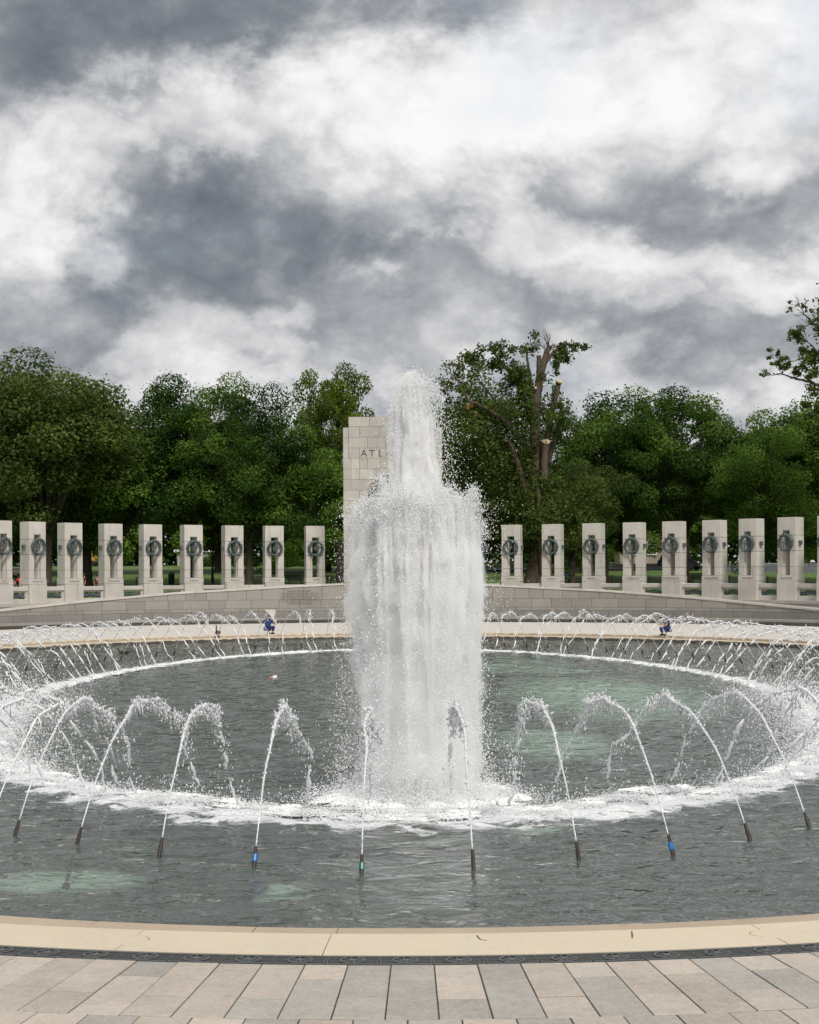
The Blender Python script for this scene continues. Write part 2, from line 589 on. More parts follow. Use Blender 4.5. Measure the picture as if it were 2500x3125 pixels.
def mat_water():
    m, t, p, out = material('pool_water')
    pos = t.n('ShaderNodeTexCoord').outputs['Object']
    sep = t.n('ShaderNodeSeparateXYZ')
    t.link(pos, sep.inputs[0])
    x, y, z = sep.outputs
    # ripples of three sizes
    w1 = t.noise(t.vm('MULTIPLY', pos, (1.0, 1.25, 1)), 0.95, 3, 0.5, 0.5)
    w2 = t.noise(t.vm('MULTIPLY', pos, (1.0, 1.2, 1)), 2.7, 3, 0.5, 0.6)
    w3 = t.noise(pos, 8.0, 2, 0.5, 0.3)
    # steeper chop inside the ring of jets
    ex = t.m('DIVIDE', x, FOAM_B)
    ey = t.m('DIVIDE', t.m('SUBTRACT', y, RING_C), FOAM_A)
    e = t.m('SQRT', t.m('ADD', t.m('MULTIPLY', ex, ex), t.m('MULTIPLY', ey, ey)))
    h = t.m('ADD', t.m('MULTIPLY', w1, 0.03), t.m('MULTIPLY', w2, 0.070))
    h = t.m('ADD', h, t.m('MULTIPLY', w3, 0.012))
    # foam: ring under the falling jets and apron of the central fountain
    fn = t.noise(t.vm('MULTIPLY', pos, (0.8, 1.0, 1)), 2.4, 8, 0.68, 0.6)
    fn2 = t.noise(pos, 9.0, 6, 0.7, 0.8)
    dr = t.m('ABSOLUTE', t.m('SUBTRACT', e, 1.0))
    ringf = t.m('POWER', 2.71828, t.m('MULTIPLY', t.m('MULTIPLY', dr, dr), -620.0))
    sidew = t.m('POWER', 2.71828, t.m('MULTIPLY', t.m('MULTIPLY', dr, dr), -90.0))
    sidew = t.m('MULTIPLY', sidew, t.m('MULTIPLY', t.smooth(t.m('ABSOLUTE', x), 6.5, 9.5), t.m('SUBTRACT', 1.0, t.smooth(y, 40.0, 52.0))))
    ringf = t.m('MAXIMUM', ringf, t.m('MULTIPLY', sidew, 0.95))
    gx = t.m('SUBTRACT', x, FOUNT[0])
    gy = t.m('SUBTRACT', y, FOUNT[1] - 0.15)
    gr = t.m('SQRT', t.m('ADD', t.m('MULTIPLY', gx, gx), t.m('MULTIPLY', t.m('MULTIPLY', gy, gy), 0.8)))
    cenf = t.m('SUBTRACT', 1.0, t.smooth(gr, 0.9, 2.5))
    ff = t.m('MAXIMUM', ringf, cenf)
    tot = t.m('ADD', ff, t.m('ADD', t.m('MULTIPLY', t.m('SUBTRACT', fn, 0.5), 2.7), t.m('MULTIPLY', t.m('SUBTRACT', fn2, 0.5), 0.9)))
    gate = t.smooth(ff, 0.04, 0.25)
    foam = t.m('MULTIPLY', t.smooth(tot, 0.50, 0.92), gate)
    bp = t.n('ShaderNodeBump')
    bp.inputs['Strength'].default_value = 1.0
    bp.inputs['Distance'].default_value = 1.0
    t.link(h, bp.inputs['Height'])
    nrm = bp.outputs[0]
    fr = t.n('ShaderNodeFresnel')
    fr.inputs['IOR'].default_value = 1.33
    t.link(nrm, fr.inputs['Normal'])
    gl = t.n('ShaderNodeBsdfGlossy')
    gl.inputs['Roughness'].default_value = 0.03
    gl.inputs['Color'].default_value = (0.95, 0.97, 0.97, 1)
    t.link(nrm, gl.inputs['Normal'])
    tp = t.n('ShaderNodeBsdfTransparent')
    tp.inputs['Color'].default_value = (0.70, 0.80, 0.75, 1)
    # a little light scattered back by the bubbly water itself
    df = t.n('ShaderNodeBsdfDiffuse')
    df.inputs['Color'].default_value = (0.205, 0.22, 0.205, 1)
    body = t.n('ShaderNodeMixShader')
    body.inputs[0].default_value = 0.36
    t.link(tp.outputs[0], body.inputs[1])
    t.link(df.outputs[0], body.inputs[2])
    mx = t.n('ShaderNodeMixShader')
    t.link(fr.outputs[0], mx.inputs[0])
    t.link(body.outputs[0], mx.inputs[1])
    t.link(gl.outputs[0], mx.inputs[2])
    fo = t.n('ShaderNodeBsdfDiffuse')
    fo.inputs['Color'].default_value = (0.90, 0.92, 0.92, 1)
    fb = t.n('ShaderNodeBump')
    fb.inputs['Strength'].default_value = 0.8
    fb.inputs['Distance'].default_value = 0.12
    t.link(fn2, fb.inputs['Height'])
    t.link(fb.outputs[0], fo.inputs['Normal'])
    mx2 = t.n('ShaderNodeMixShader')
    t.link(foam, mx2.inputs[0])
    t.link(mx.outputs[0], mx2.inputs[1])
    t.link(fo.outputs[0], mx2.inputs[2])
    t.link(mx2.outputs[0], out.inputs[0])
    return m


def mat_floor():
    m, t, p, out = material('pool_floor_concrete')
    pos = t.n('ShaderNodeTexCoord').outputs['Object']
    sep = t.n('ShaderNodeSeparateXYZ')
    t.link(pos, sep.inputs[0])
    x, y, z = sep.outputs
    wn = t.n('ShaderNodeSeparateColor')
    t.link(t.noise(pos, 1.4, 4, 0.6, col=True), wn.inputs[0])
    px = t.m('ADD', x, t.m('MULTIPLY', t.m('SUBTRACT', wn.outputs[0], 0.5), 0.9))
    py = t.m('ADD', y, t.m('MULTIPLY', t.m('SUBTRACT', wn.outputs[1], 0.5), 0.9))
    base = t.ramp(t.noise(pos, 0.35, 5, 0.6), [(0.35, (0.045, 0.055, 0.048)), (0.65, (0.10, 0.12, 0.10))])
    # brown silt outside the ring of jets
    ex = t.m('DIVIDE', x, RING_B)
    ey = t.m('DIVIDE', t.m('SUBTRACT', y, RING_C), RING_A)
    e = t.m('SQRT', t.m('ADD', t.m('MULTIPLY', ex, ex), t.m('MULTIPLY', ey, ey)))
    base = t.mix(t.m('MULTIPLY', t.smooth(e, 0.94, 1.02), 0.75), base, (0.085, 0.070, 0.058))
    # soft-edged pale green patches mixed into the floor colour
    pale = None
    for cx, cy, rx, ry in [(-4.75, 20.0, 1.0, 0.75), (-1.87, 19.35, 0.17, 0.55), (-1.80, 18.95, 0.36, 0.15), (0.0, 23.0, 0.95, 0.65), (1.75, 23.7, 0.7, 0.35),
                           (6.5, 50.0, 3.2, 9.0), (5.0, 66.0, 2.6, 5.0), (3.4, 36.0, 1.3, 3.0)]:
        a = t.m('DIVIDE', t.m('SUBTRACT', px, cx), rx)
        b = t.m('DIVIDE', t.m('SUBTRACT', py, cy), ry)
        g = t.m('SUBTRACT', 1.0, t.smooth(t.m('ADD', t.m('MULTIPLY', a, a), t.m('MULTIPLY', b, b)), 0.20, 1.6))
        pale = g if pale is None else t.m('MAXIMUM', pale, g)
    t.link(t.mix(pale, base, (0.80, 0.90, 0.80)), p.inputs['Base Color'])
    p.inputs['Roughness'].default_value = 0.9
    return m


M['bronze'] = mat_bronze()
M['bark'] = mat_bark('grey_brown_bark', (0.035, 0.027, 0.02), (0.11, 0.085, 0.065))
M['bark_red'] = mat_bark('red_brown_bark', (0.042, 0.030, 0.022), (0.145, 0.105, 0.078))
M['leaf'] = mat_leaf('elm_leaf', (0.014, 0.042, 0.008), (0.165, 0.265, 0.045))
M['leaf_olive'] = mat_leaf('olive_leaf', (0.032, 0.056, 0.013), (0.135, 0.18, 0.045))
M['leaf_lime'] = mat_leaf('lime_leaf', (0.050, 0.085, 0.012), (0.19, 0.26, 0.04), 0.4)
M['grass'] = mat_grass()
M['spray'] = mat_spray('white_spray', trans=0.30)
M['core'] = mat_spray('dense_white_water', (0.97, 0.97, 0.97), 0.04, True)
M['stream'] = mat_stream()
def mat_mist(name, density):
    m, t, p, out = material(name)
    m.node_tree.nodes.remove(p)
    vs = t.n('ShaderNodeVolumeScatter')
    vs.inputs['Color'].default_value = (0.999, 0.999, 0.999, 1)
    vs.inputs['Density'].default_value = density
    vs.inputs['Anisotropy'].default_value = -0.15
    t.link(vs.outputs[0], out.inputs['Volume'])
    return m


M['mist'] = mat_mist('water_mist', 15.0)
M['thin_mist'] = mat_mist('thin_water_mist', 2.4)
M['water'] = mat_water()
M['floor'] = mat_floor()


# ================================================================== SETTING
# ------------------------------------------------------------------ pool outline (memorial coordinates)
def catmull(pts, n):
    out = []
    P = [Vector((p[0], p[1])) for p in pts]
    for i in range(len(P) - 1):
        p0 = P[i - 1] if i else Vector((-P[1].x, P[1].y))
        p1, p2 = P[i], P[i + 1]
        p3 = P[i + 2] if i + 2 < len(P) else p2 + (p2 - p1)
        for k in range(n):
            t = k / n
            out.append(0.5 * ((2 * p1) + (p2 - p0) * t + (2 * p0 - 5 * p1 + 4 * p2 - p3) * t * t + (3 * p1 - p0 - 3 * p2 + p3) * t ** 3))
    out.append(P[-1])
    return out


half = catmull([(0, 14.29), (1, 14.328), (2, 14.44), (3, 14.63), (4, 14.90), (5.2, 15.34), (7, 16.25), (9.5, 18.0), (13, 21.4), (17, 26.8), (20.6, 33.6), (23.2, 41.6), (24.0, 48.9)], 8)
EC, EA, EB = 48.9, 34.2, 24.0
for k in range(1, 61):
    w = PI / 2 * k / 60
    half.append(Vector((EB * math.cos(w), EC + EA * math.sin(w))))
INNER = half + [Vector((-p.x, p.y)) for p in reversed(half[1:-1])]      # anticlockwise from the near vertex
NI = len(INNER)


def normal_at(i):
    t = (INNER[(i + 1) % NI] - INNER[(i - 1) % NI]).normalized()
    return Vector((t.y, -t.x))


NRM = [normal_at(i) for i in range(NI)]


def width(i, w0, w2):
    p = INNER[i]
    near = max(0.0, min(1.0, (44 - p.y) / 20.0))
    return w0 + w2 * min(abs(p.x), 6.0) ** 2 * near


def offset(w0, w2):
    return [INNER[i] + NRM[i] * width(i, w0, w2) for i in range(NI)]


ZS, ZC, ZP = 0.17, 0.305, 0.30         # rim step, coping, paving
C_IN = INNER
C_ST = offset(0.79, 0.002)            # inner edge of the coping
C_G1 = offset(1.55, 0.0)             # inner edge of the drain grate
C_G2 = offset(1.83, 0.001)             # outer edge of the grate


def ring_strip(m, a, za, b, zb):
    n = len(a)
    vs = [(p.x, p.y, za) for p in a] + [(p.x, p.y, zb) for p in b]
    m.add(vs, [(i, n + i, n + (i + 1) % n, (i + 1) % n) for i in range(n)])


def fill(name, curve, z, mat):
    m = MB()
    c = Vector((0, 47))
    n = len(curve)
    vs = [(p.x, p.y, z) for p in curve]
    vs += [((p.x + c.x) / 2, (p.y + c.y) / 2, z) for p in curve] + [(c.x, c.y, z)]
    fs = [(i, (i + 1) % n, n + (i + 1) % n, n + i) for i in range(n)] + [(n + i, n + (i + 1) % n, 2 * n) for i in range(n)]
    m.add(vs, fs)
    return m.build(name, mat, mem=True)


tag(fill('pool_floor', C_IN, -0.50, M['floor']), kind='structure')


def pool_half(y):
    best = 0.0
    for i in range(NI):
        a, b = INNER[i], INNER[(i + 1) % NI]
        if (a.y - y) * (b.y - y) <= 0 and abs(a.y - b.y) > 1e-9:
            t = (y - a.y) / (b.y - a.y)
            best = max(best, abs(a.x + (b.x - a.x) * t))
    return best


def build_water():
    """the pool surface as a fine sheet of real waves"""
    rs = np.random.RandomState(17)
    ys, y = [], 14.0
    while y < 85.5:
        ys.append(y)
        y += 0.055 + (y - 14) * 0.0020
    ys = np.array(ys)
    W = np.array([max(pool_half(q) + 0.6, 3.0) for q in ys])
    t = np.linspace(-1, 1, 381)
    t = np.sign(t) * np.abs(t) ** 1.15
    X = W[:, None] * t[None]
    Y = np.repeat(ys[:, None], len(t), 1)
    H = np.zeros_like(X)
    for k in range(90):
        lam = 0.36 * (1.7 / 0.36) ** rs.rand()
        th = rs.normal(PI / 2, 0.62)
        kx, ky = 2 * PI / lam * math.cos(th), 2 * PI / lam * math.sin(th)
        amp = 0.0031 * (lam / 0.8) ** 1.1
        # patches of rougher and calmer water
        env = 0.65 + 0.45 * np.sin(X * rs.uniform(0.1, 0.5) + Y * rs.uniform(0.1, 0.5) + rs.rand() * 6.3)
        H += amp * env * np.sin(kx * X + ky * Y + rs.rand() * 6.3 + 0.6 * np.sin(0.9 * X + 0.7 * Y + k))
    far = np.clip((Y - 16) / 10, 0, 1)
    H *= 0.66 + 0.22 * far
    e = np.sqrt((X / FOAM_B) ** 2 + ((Y - RING_C) / FOAM_A) ** 2)
    H *= 1 + 0.5 * np.exp(-((e - 1) / 0.06) ** 2)
    V = np.stack([X, Y, H], 2).reshape(-1, 3)
    n, m_ = len(ys), len(t)
    idx = np.arange(n * m_).reshape(n, m_)
    F = np.stack([idx[:-1, :-1], idx[:-1, 1:], idx[1:, 1:], idx[1:, :-1]], 2).reshape(-1, 4)
    o = link_mesh('pool_water', np_mesh('pool_water', V, F), M['water'], None, True, True)
    tag(o, kind='structure')


build_water()

m = MB()
ring_strip(m, C_IN, ZS - 0.012, C_IN, -0.55)
rim = m.build('pool_rim', M['rimface'], mem=True)
tag(rim, kind='structure')
m = MB()
ring_strip(m, offset(0.004, 0), ZS - 0.012, C_ST, ZS - 0.012)
m.build('rim_bed', M['soil'], rim)
m = MB()
ring_strip(m, C_ST, ZS - 0.012, C_ST, ZC - 0.02)
ring_strip(m, C_ST, ZC - 0.02, C_G1, ZC - 0.02)
m.build('coping_bed', M['strip'], rim)


def curve_len(c):
    s = [0.0]
    for i in range(len(c)):
        s.append(s[-1] + (c[(i + 1) % len(c)] - c[i]).length)
    return s


S_IN = curve_len(C_IN)
LTOT = S_IN[-1]


def at(c, s):
    """point of curve c at the arc length s measured on the water edge"""
    s = s % LTOT
    lo, hi = 0, NI
    while hi - lo > 1:
        mid = (lo + hi) // 2
        if S_IN[mid] <= s:
            lo = mid
        else:
            hi = mid
    t = (s - S_IN[lo]) / (S_IN[lo + 1] - S_IN[lo])
    return c[lo].lerp(c[(lo + 1) % NI], t)


def rim_stone(name, ca, cb, s0, s1, z0, z1, mat, parent, j0=None, j1=None, gap=0.004, b=0.008, drop=0.0):
    """one stone between curves ca (water side) and cb; j0 / j1: joint outlines as [(t, sideways)]"""
    j0 = j0 or [(0, 0), (1, 0)]
    j1 = j1 or [(0, 0), (1, 0)]
    n = max(2, int((s1 - s0) / 0.25))
    top = [at(ca, s0 + gap + (s1 - s0 - 2 * gap) * k / n) for k in range(n + 1)]
    bot = [at(cb, s0 + gap + (s1 - s0 - 2 * gap) * k / n) for k in range(n + 1)]

    def side(s, j):
        return [at(ca, s + q).lerp(at(cb, s + q), t) for t, q in j]
    poly = top + [p for p in side(s1 - gap, j1)[1:-1]] + list(reversed(bot)) + [p for p in reversed(side(s0 + gap, j0)[1:-1])]
    poly = [(p.x, p.y) for p in poly]
    area = sum(poly[i][0] * poly[(i + 1) % len(poly)][1] - poly[(i + 1) % len(poly)][0] * poly[i][1] for i in range(len(poly)))
    if area < 0:
        poly.reverse()
    m = MB()
    m.prism(poly, z0, z1 - drop)
    return m.build(name, mat, parent)


CURL = [(0, 0), (0.26, 0), (0.30, 0.07), (0.37, 0.125), (0.46, 0.15), (0.55, 0.135), (0.64, 0.085), (0.72, 0), (1, 0)]
CURLM = [(t, -q) for t, q in CURL]
rng = random.Random(5)
# near stones of the coping: joints along the rim (metres from the near vertex), with curled keys
joints = [(-9.5, None), (-6.6, None), (-2.52, CURL), (-0.93, None), (2.62, CURLM), (6.4, None), (9.6, None)]
for (a, ja), (b, jb) in zip(joints, joints[1:]):
    rim_stone('coping_stone', C_ST, C_G1, a, b, 0.12, ZC, M['coping'], rim, ja, jb)
sj = [-9.5, -7.4, -5.1, -3.28, -1.72, -0.95, 1.9, 4.1, 6.4, 8.2, 9.6]
for a, b in zip(sj, sj[1:]):
    rim_stone('rim_stone', C_IN, C_ST, a, b, -0.1, ZS + rng.uniform(-0.004, 0.004), M['strip'], rim)
# the rest of the ring, in longer stones
k, s = 0, 9.6
while s < LTOT - 9.5 - 0.1:
    e = min(s + 3.2, LTOT - 9.5)
    rim_stone('coping_stone', C_ST, C_G1, s, e, ZC - 0.05, ZC, M['coping'], rim)
    rim_stone('rim_stone', C_IN, C_ST, s, e, ZS - 0.045, ZS, M['coping'], rim)
    s = e

# cracks and chips in the coping (thin dark sherds let into it)
def crack(pts, w=0.006):
    m = MB()
    for a, b in zip(pts, pts[1:]):
        a, b = Vector(a), Vector(b)
        t = (b - a).normalized()
        nn = Vector((-t.y, t.x)) * w
        m.prism([(p.x, p.y) for p in (a - nn, b - nn, b + nn, a + nn)], ZC - 0.01, ZC + 0.0015)
    m.build('crack', M['soil'], rim)


def memp(u, v, z):
    us, vs = u * 2500 / 1725, v * 2500 / 1725
    d = FPX * (EYE - z) / (vs - (HZ - ROLL * (us - 1250)))
    q = TM.inverted() @ Vector(((us - 1250) / FPX * d, d, z))
    return (q.x, q.y)


crack([memp(1000, 1970, ZC), memp(1008, 1979, ZC), memp(1022, 1980.5, ZC)], 0.007)
crack([memp(1327, 1961, ZC), memp(1328, 1976, ZC)], 0.006)
crack([memp(1327, 1968, ZC), memp(1331, 1970, ZC)], 0.005)

# ------------------------------------------------------------------ drain grate
m = MB()
ring_strip(m, C_G1, ZP - 0.03, C_G2, ZP - 0.03)
drain = m.build('drain_channel', M['grate_dark'], mem=True)
tag(drain, kind='structure')


def grate_piece(s0, s1, seed):
    """one cast grate: long slots, edge bars and a round medallion in the middle"""
    L = (at(C_G1, s1) - at(C_G1, s0)).length
    mid = (s0 + s1) / 2
    a, b = at(C_G1, mid), at(C_G2, mid)
    W = (b - a).length
    c = (a + b) / 2
    ex = (at(C_G1, s1) - at(C_G1, s0)).normalized()
    mt = Matrix(((ex.x, -ex.y, 0, c.x), (ex.y, ex.x, 0, c.y), (0, 0, 1, ZP), (0, 0, 0, 1)))
    hl, hw = L / 2 - 0.003, W / 2 - 0.004
    p = MB()
    for q in (-1, 1):
        y0, y1 = sorted((q * hw, q * (hw - 0.035)))
        p.box(-hl, hl, y0, y1, -0.03, 0.0, mt)
        x0, x1 = sorted((q * hl, q * (hl - 0.010)))
        p.box(x0, x1, -hw + 0.035, hw - 0.035, -0.03, -0.001, mt)
    for k in (-1, 0, 1):
        yc = k * (hw - 0.035) * 0.5
        p.box(-hl + 0.010, hl - 0.010, yc - 0.007, yc + 0.007, -0.03, -0.003, mt)
    o = p.build('grate', M['grate_iron'], drain)
    q = MB()
    ro, ri = min(hw - 0.015, hl * 0.52), min(hw - 0.015, hl * 0.52) - 0.018
    n = 20
    ring = []
    for k in range(n):
        w = 2 * PI * k / n
        ring.append((math.cos(w), math.sin(w)))
    vs = [mt @ Vector((ro * c_, ro * s_, 0.002)) for c_, s_ in ring] + [mt @ Vector((ri * c_, ri * s_, 0.002)) for c_, s_ in ring]
    q.add(vs, [(i, (i + 1) % n, n + (i + 1) % n, n + i) for i in range(n)])
    for k in range(8):
        w = 2 * PI * k / 8 + 0.2
        q.box(0.02, ri, -0.006, 0.006, -0.02, 0.001, mt @ Matrix.Rotation(w, 4, 'Z'))
    q.lathe([(0.03, -0.02), (0.03, 0.003)], 8, mt)
    q.build('medallion', M['grate_medal'], o)


gs = -8.2
while gs < 8.2:
    grate_piece(gs, gs + 0.385, 0)
    gs += 0.385

# ------------------------------------------------------------------ paving
m = MB()
big = []
for i in range(NI):
    p = C_G2[i]
    d = (p - Vector((0, 47))).normalized()
    big.append(Vector((d.x * 62, 47 + d.y * 64)))
midc = [C_G2[i].lerp(big[i], 0.4) for i in range(NI)]
ring_strip(m, offset(1.84, 0.0012), ZP - 0.012, midc, ZP - 0.012)
ring_strip(m, midc, ZP - 0.012, big, ZP - 0.012)
plaza = m.build('plaza_paving', M['plaza'], mem=True)
tag(plaza, kind='structure')
# dark bed under the near pavers
PC, PR = Vector((0.0, 27.4)), 14.96         # the pavers lie in rings about this point
m = MB()
seg = []
for k in range(61):
    w = -PI / 2 + R(-40 + 80 * k / 60)
    seg.append((math.cos(w), math.sin(w)))
vs = [(PC.x + c * (PR - 0.5), PC.y + s * (PR - 0.5), ZP - 0.008) for c, s in seg] + [(PC.x + c * 24, PC.y + s * 24, ZP - 0.008) for c, s in seg]
m.add(vs, [(i, i + 1, 62 + i, 61 + i) for i in range(60)])
m.build('paving_bed', M['soil'], plaza)


def polar(r, w):
    return (PC.x + r * math.sin(w), PC.y - r * math.cos(w))


def outer_r(w):
    """radius at which the ray of angle w leaves the drain grate"""
    best = PR
    d = Vector((math.sin(w), -math.cos(w)))
    for i in range(NI):
        a, b = C_G2[i], C_G2[(i + 1) % NI]
        if a.y > 24:
            continue
        e = b - a
        den = d.x * e.y - d.y * e.x
        if abs(den) < 1e-9:
            continue
        f = a - PC
        t = (f.x * e.y - f.y * e.x) / den
        u = (f.x * d.y - f.y * d.x) / den
        if t > 0 and 0 <= u <= 1:
            best = t
    return best


rng = random.Random(11)


def paver(r0, r1, w0, w1, r0b=None):
    g = 0.0055
    a = r0 + g * 2.2
    b = r0b + g * 2.2 if r0b else a
    gw = g / r1
    pts = [polar(a, w0 + gw), polar(b, w1 - gw), polar(r1 - g, w1 - gw), polar(r1 - g, w0 + gw)]
    cx, cy = sum(p[0] for p in pts) / 4, sum(p[1] for p in pts) / 4
    z = ZP + rng.uniform(-0.003, 0.003)
    bev = 0.006
    ins = []
    for p in pts:
        d = Vector((cx - p[0], cy - p[1]))
        d.normalize()
        ins.append((p[0] + d.x * bev, p[1] + d.y * bev, z))
    lo = [(p[0], p[1], ZP - 0.05) for p in pts]
    mi = [(p[0], p[1], z - 0.004) for p in pts]
    m = MB()
    fs = [(8, 11, 10, 9)]
    for i in range(4):
        j = (i + 1) % 4
        fs += [(i, 4 + i, 4 + j, j), (4 + i, 8 + i, 8 + j, 4 + j)]
    m.add(lo + mi + ins, fs)
    mat = M['paver_grey'] if rng.random() < 0.33 else M['paver_pink']
    m.build('paver', mat, plaza)


DW = 0.349 / PR
W0 = -0.0080
for k in range(-15, 16):
    w0, w1 = W0 + k * DW, W0 + (k + 1) * DW
    ra, rb = outer_r(w0) + 0.004, outer_r(w1) + 0.004
    cut = PR + (0.44 if k % 2 else 0.98) + rng.uniform(-0.02, 0.02)
    paver(ra, cut, w0, w1, rb)
    paver(cut, PR + 1.52, w0, w1)
for row in range(2):
    r0 = PR + 1.52 + row * 1.25
    for k in range(-14, 15):
        w0 = W0 + (k + 0.42 + 0.3 * row) * DW
        paver(r0, r0 + 0.55 if k % 2 else r0 + 0.9, w0, w0 + DW)
        paver(r0 + 0.55 if k % 2 else r0 + 0.9, r0 + 1.25, w0, w0 + DW)


# ------------------------------------------------------------------ upper ground
PXS = [5.6, 8.5, 11.29, 13.98, 16.58, 18.98, 21.29, 23.17, 25.1, 26.9]
PYS = [110.26, 109.6, 108.5, 107.0, 105.5, 103.7, 101.7, 99.3, 97.0, 94.4]


def pil_xy(i, side):
    if side < 0 and i == 8:
        return Vector((-24.75, 96.9))
    return Vector((side * PXS[i], PYS[i]))


arc = [Vector((0.0, 110.6))] + [Vector((PXS[i], PYS[i])) for i in range(10)] + [Vector((30.0, 89.0)), Vector((33, 80)), Vector((34.5, 66)), Vector((34.5, 40)), Vector((32, 20)), Vector((26, 5)), Vector((12, -4))]
full = [Vector((-p.x, p.y)) for p in reversed(arc[1:])] + arc
cen = Vector((0, 60))


def push(p, d):
    q = p - cen
    return p + q.normalized() * d


edge_in = [push(p, -1.1) for p in full]
m = MB()
rings = [edge_in] + [[push(p, d) for p in full] for d in (1.2, 4, 9, 16, 24, 34, 46, 60, 80, 120, 250, 900)]
n = len(full)
vs = []
for ri, rg in enumerate(rings):
    for p in rg:
        z = ground_z(p.y) if p.y > 60 else 1.72
        if ri >= 3:
            z += 0.25 * mnoise.noise(Vector((p.x * 0.05, p.y * 0.05, 0)))
        vs.append((p.x, p.y, z))
fs = []
for r in range(len(rings) - 1):
    for i in range(n - 1):
        fs.append((r * n + i, r * n + i + 1, (r + 1) * n + i + 1, (r + 1) * n + i))
m.add(vs, fs)
lawn = m.build('lawn', M['grass'], mem=True)
lawn.data.polygons.foreach_set('use_smooth', [True] * len(lawn.data.polygons))
tag(lawn, kind='structure')
m = MB()
m.add([(p.x, p.y, 0.25) for p in edge_in] + [(p.x, p.y, 1.74) for p in edge_in], [(i, i + 1, n + i + 1, n + i) for i in range(n - 1)])
tw = m.build('terrace_edge', M['granite'], mem=True)
tag(tw, kind='structure')
# paved walk the pillars stand on
m = MB()
o1 = [push(p, -1.15) for p in full[6:-6]]
o2 = [push(p, 1.6) for p in full[6:-6]]
q = len(o1)
m.add([(p.x, p.y, 1.755) for p in o1] + [(p.x, p.y, 1.755) for p in o2] + [(p.x, p.y, 1.55) for p in o1],
      [(i, i + 1, q + i + 1, q + i) for i in range(q - 1)] + [(2 * q + i, 2 * q + i + 1, i + 1, i) for i in range(q - 1)])
tag(m.build('terrace_walk', M['granite'], mem=True), kind='structure')

# roads beyond the lawn: one behind, with a kerb
m = MB()
for (ya, yb, z0) in ((166.0, 173.5, 0.02),):
    m.add([(2, ya, ground_z(ya) + z0), (120, ya, ground_z(ya) + z0), (120, yb, ground_z(yb) + z0), (2, yb, ground_z(yb) + z0)], [(0, 1, 2, 3)])
tag(m.build('road', M['asphalt']), kind='structure')
m = MB()
m.box(2, 120, 173.5, 174.1, ground_z(173.8) - 0.3, ground_z(173.8) + 0.42)
tag(m.build('kerb', M['kerb']), kind='structure')

# ------------------------------------------------------------------ ramp walls
WC, WA, WB = 78.0, 30.0, 26.5          # ellipse of the wall face


def wall_pt(w):
    return Vector((WA * math.sin(w), WC + WB * math.cos(w)))


def wall_top(x):
    pts = [(0, 3.0), (3.5, 2.92), (6.5, 2.80), (14.2, 2.40), (19.5, 1.95), (24.5, 1.42), (30, 0.85)]
    x = abs(x)
    for (a, za), (b, zb) in zip(pts, pts[1:]):
        if x <= b:
            return za + (zb - za) * (x - a) / (b - a)
    return 0.8


def wall_angle_steps(w0, w1, lengths, rng):
    """angles of block joints along the face"""
    out = [w0]
    w = w0
    while True:
        L = rng.uniform(*lengths)
        w += L / math.hypot(WA * math.cos(w), WB * math.sin(w))
        if w > w1 - 0.012:
            out.append(w1)
            return out
        out.append(w)


def wall_block(name, w0, w1, z0, z1fn, proud, mat, parent, depth=0.42, gap=0.011):
    a, b = wall_pt(w0), wall_pt(w1)
    t = (b - a).normalized()
    nn = Vector((t.y, -t.x))
    if nn.y > 0:
        nn = -nn
    a2, b2 = a + t * gap + nn * proud, b - t * gap + nn * proud
    a3, b3 = a2 - nn * depth, b2 - nn * depth
    za, zb = z1fn(a.x), z1fn(b.x)
    if za - z0 < 0.03 and zb - z0 < 0.03:
        return
    za, zb = max(za, z0 + 0.01), max(zb, z0 + 0.01)
    m = MB()
    m.add([(a2.x, a2.y, z0), (b2.x, b2.y, z0), (b3.x, b3.y, z0), (a3.x, a3.y, z0), (a2.x, a2.y, za), (b2.x, b2.y, zb), (b3.x, b3.y, zb), (a3.x, a3.y, za)],
          [(0, 3, 2, 1), (4, 5, 6, 7), (0, 1, 5, 4), (1, 2, 6, 5), (2, 3, 7, 6), (3, 0, 4, 7)])
    m.build(name, mat, parent)


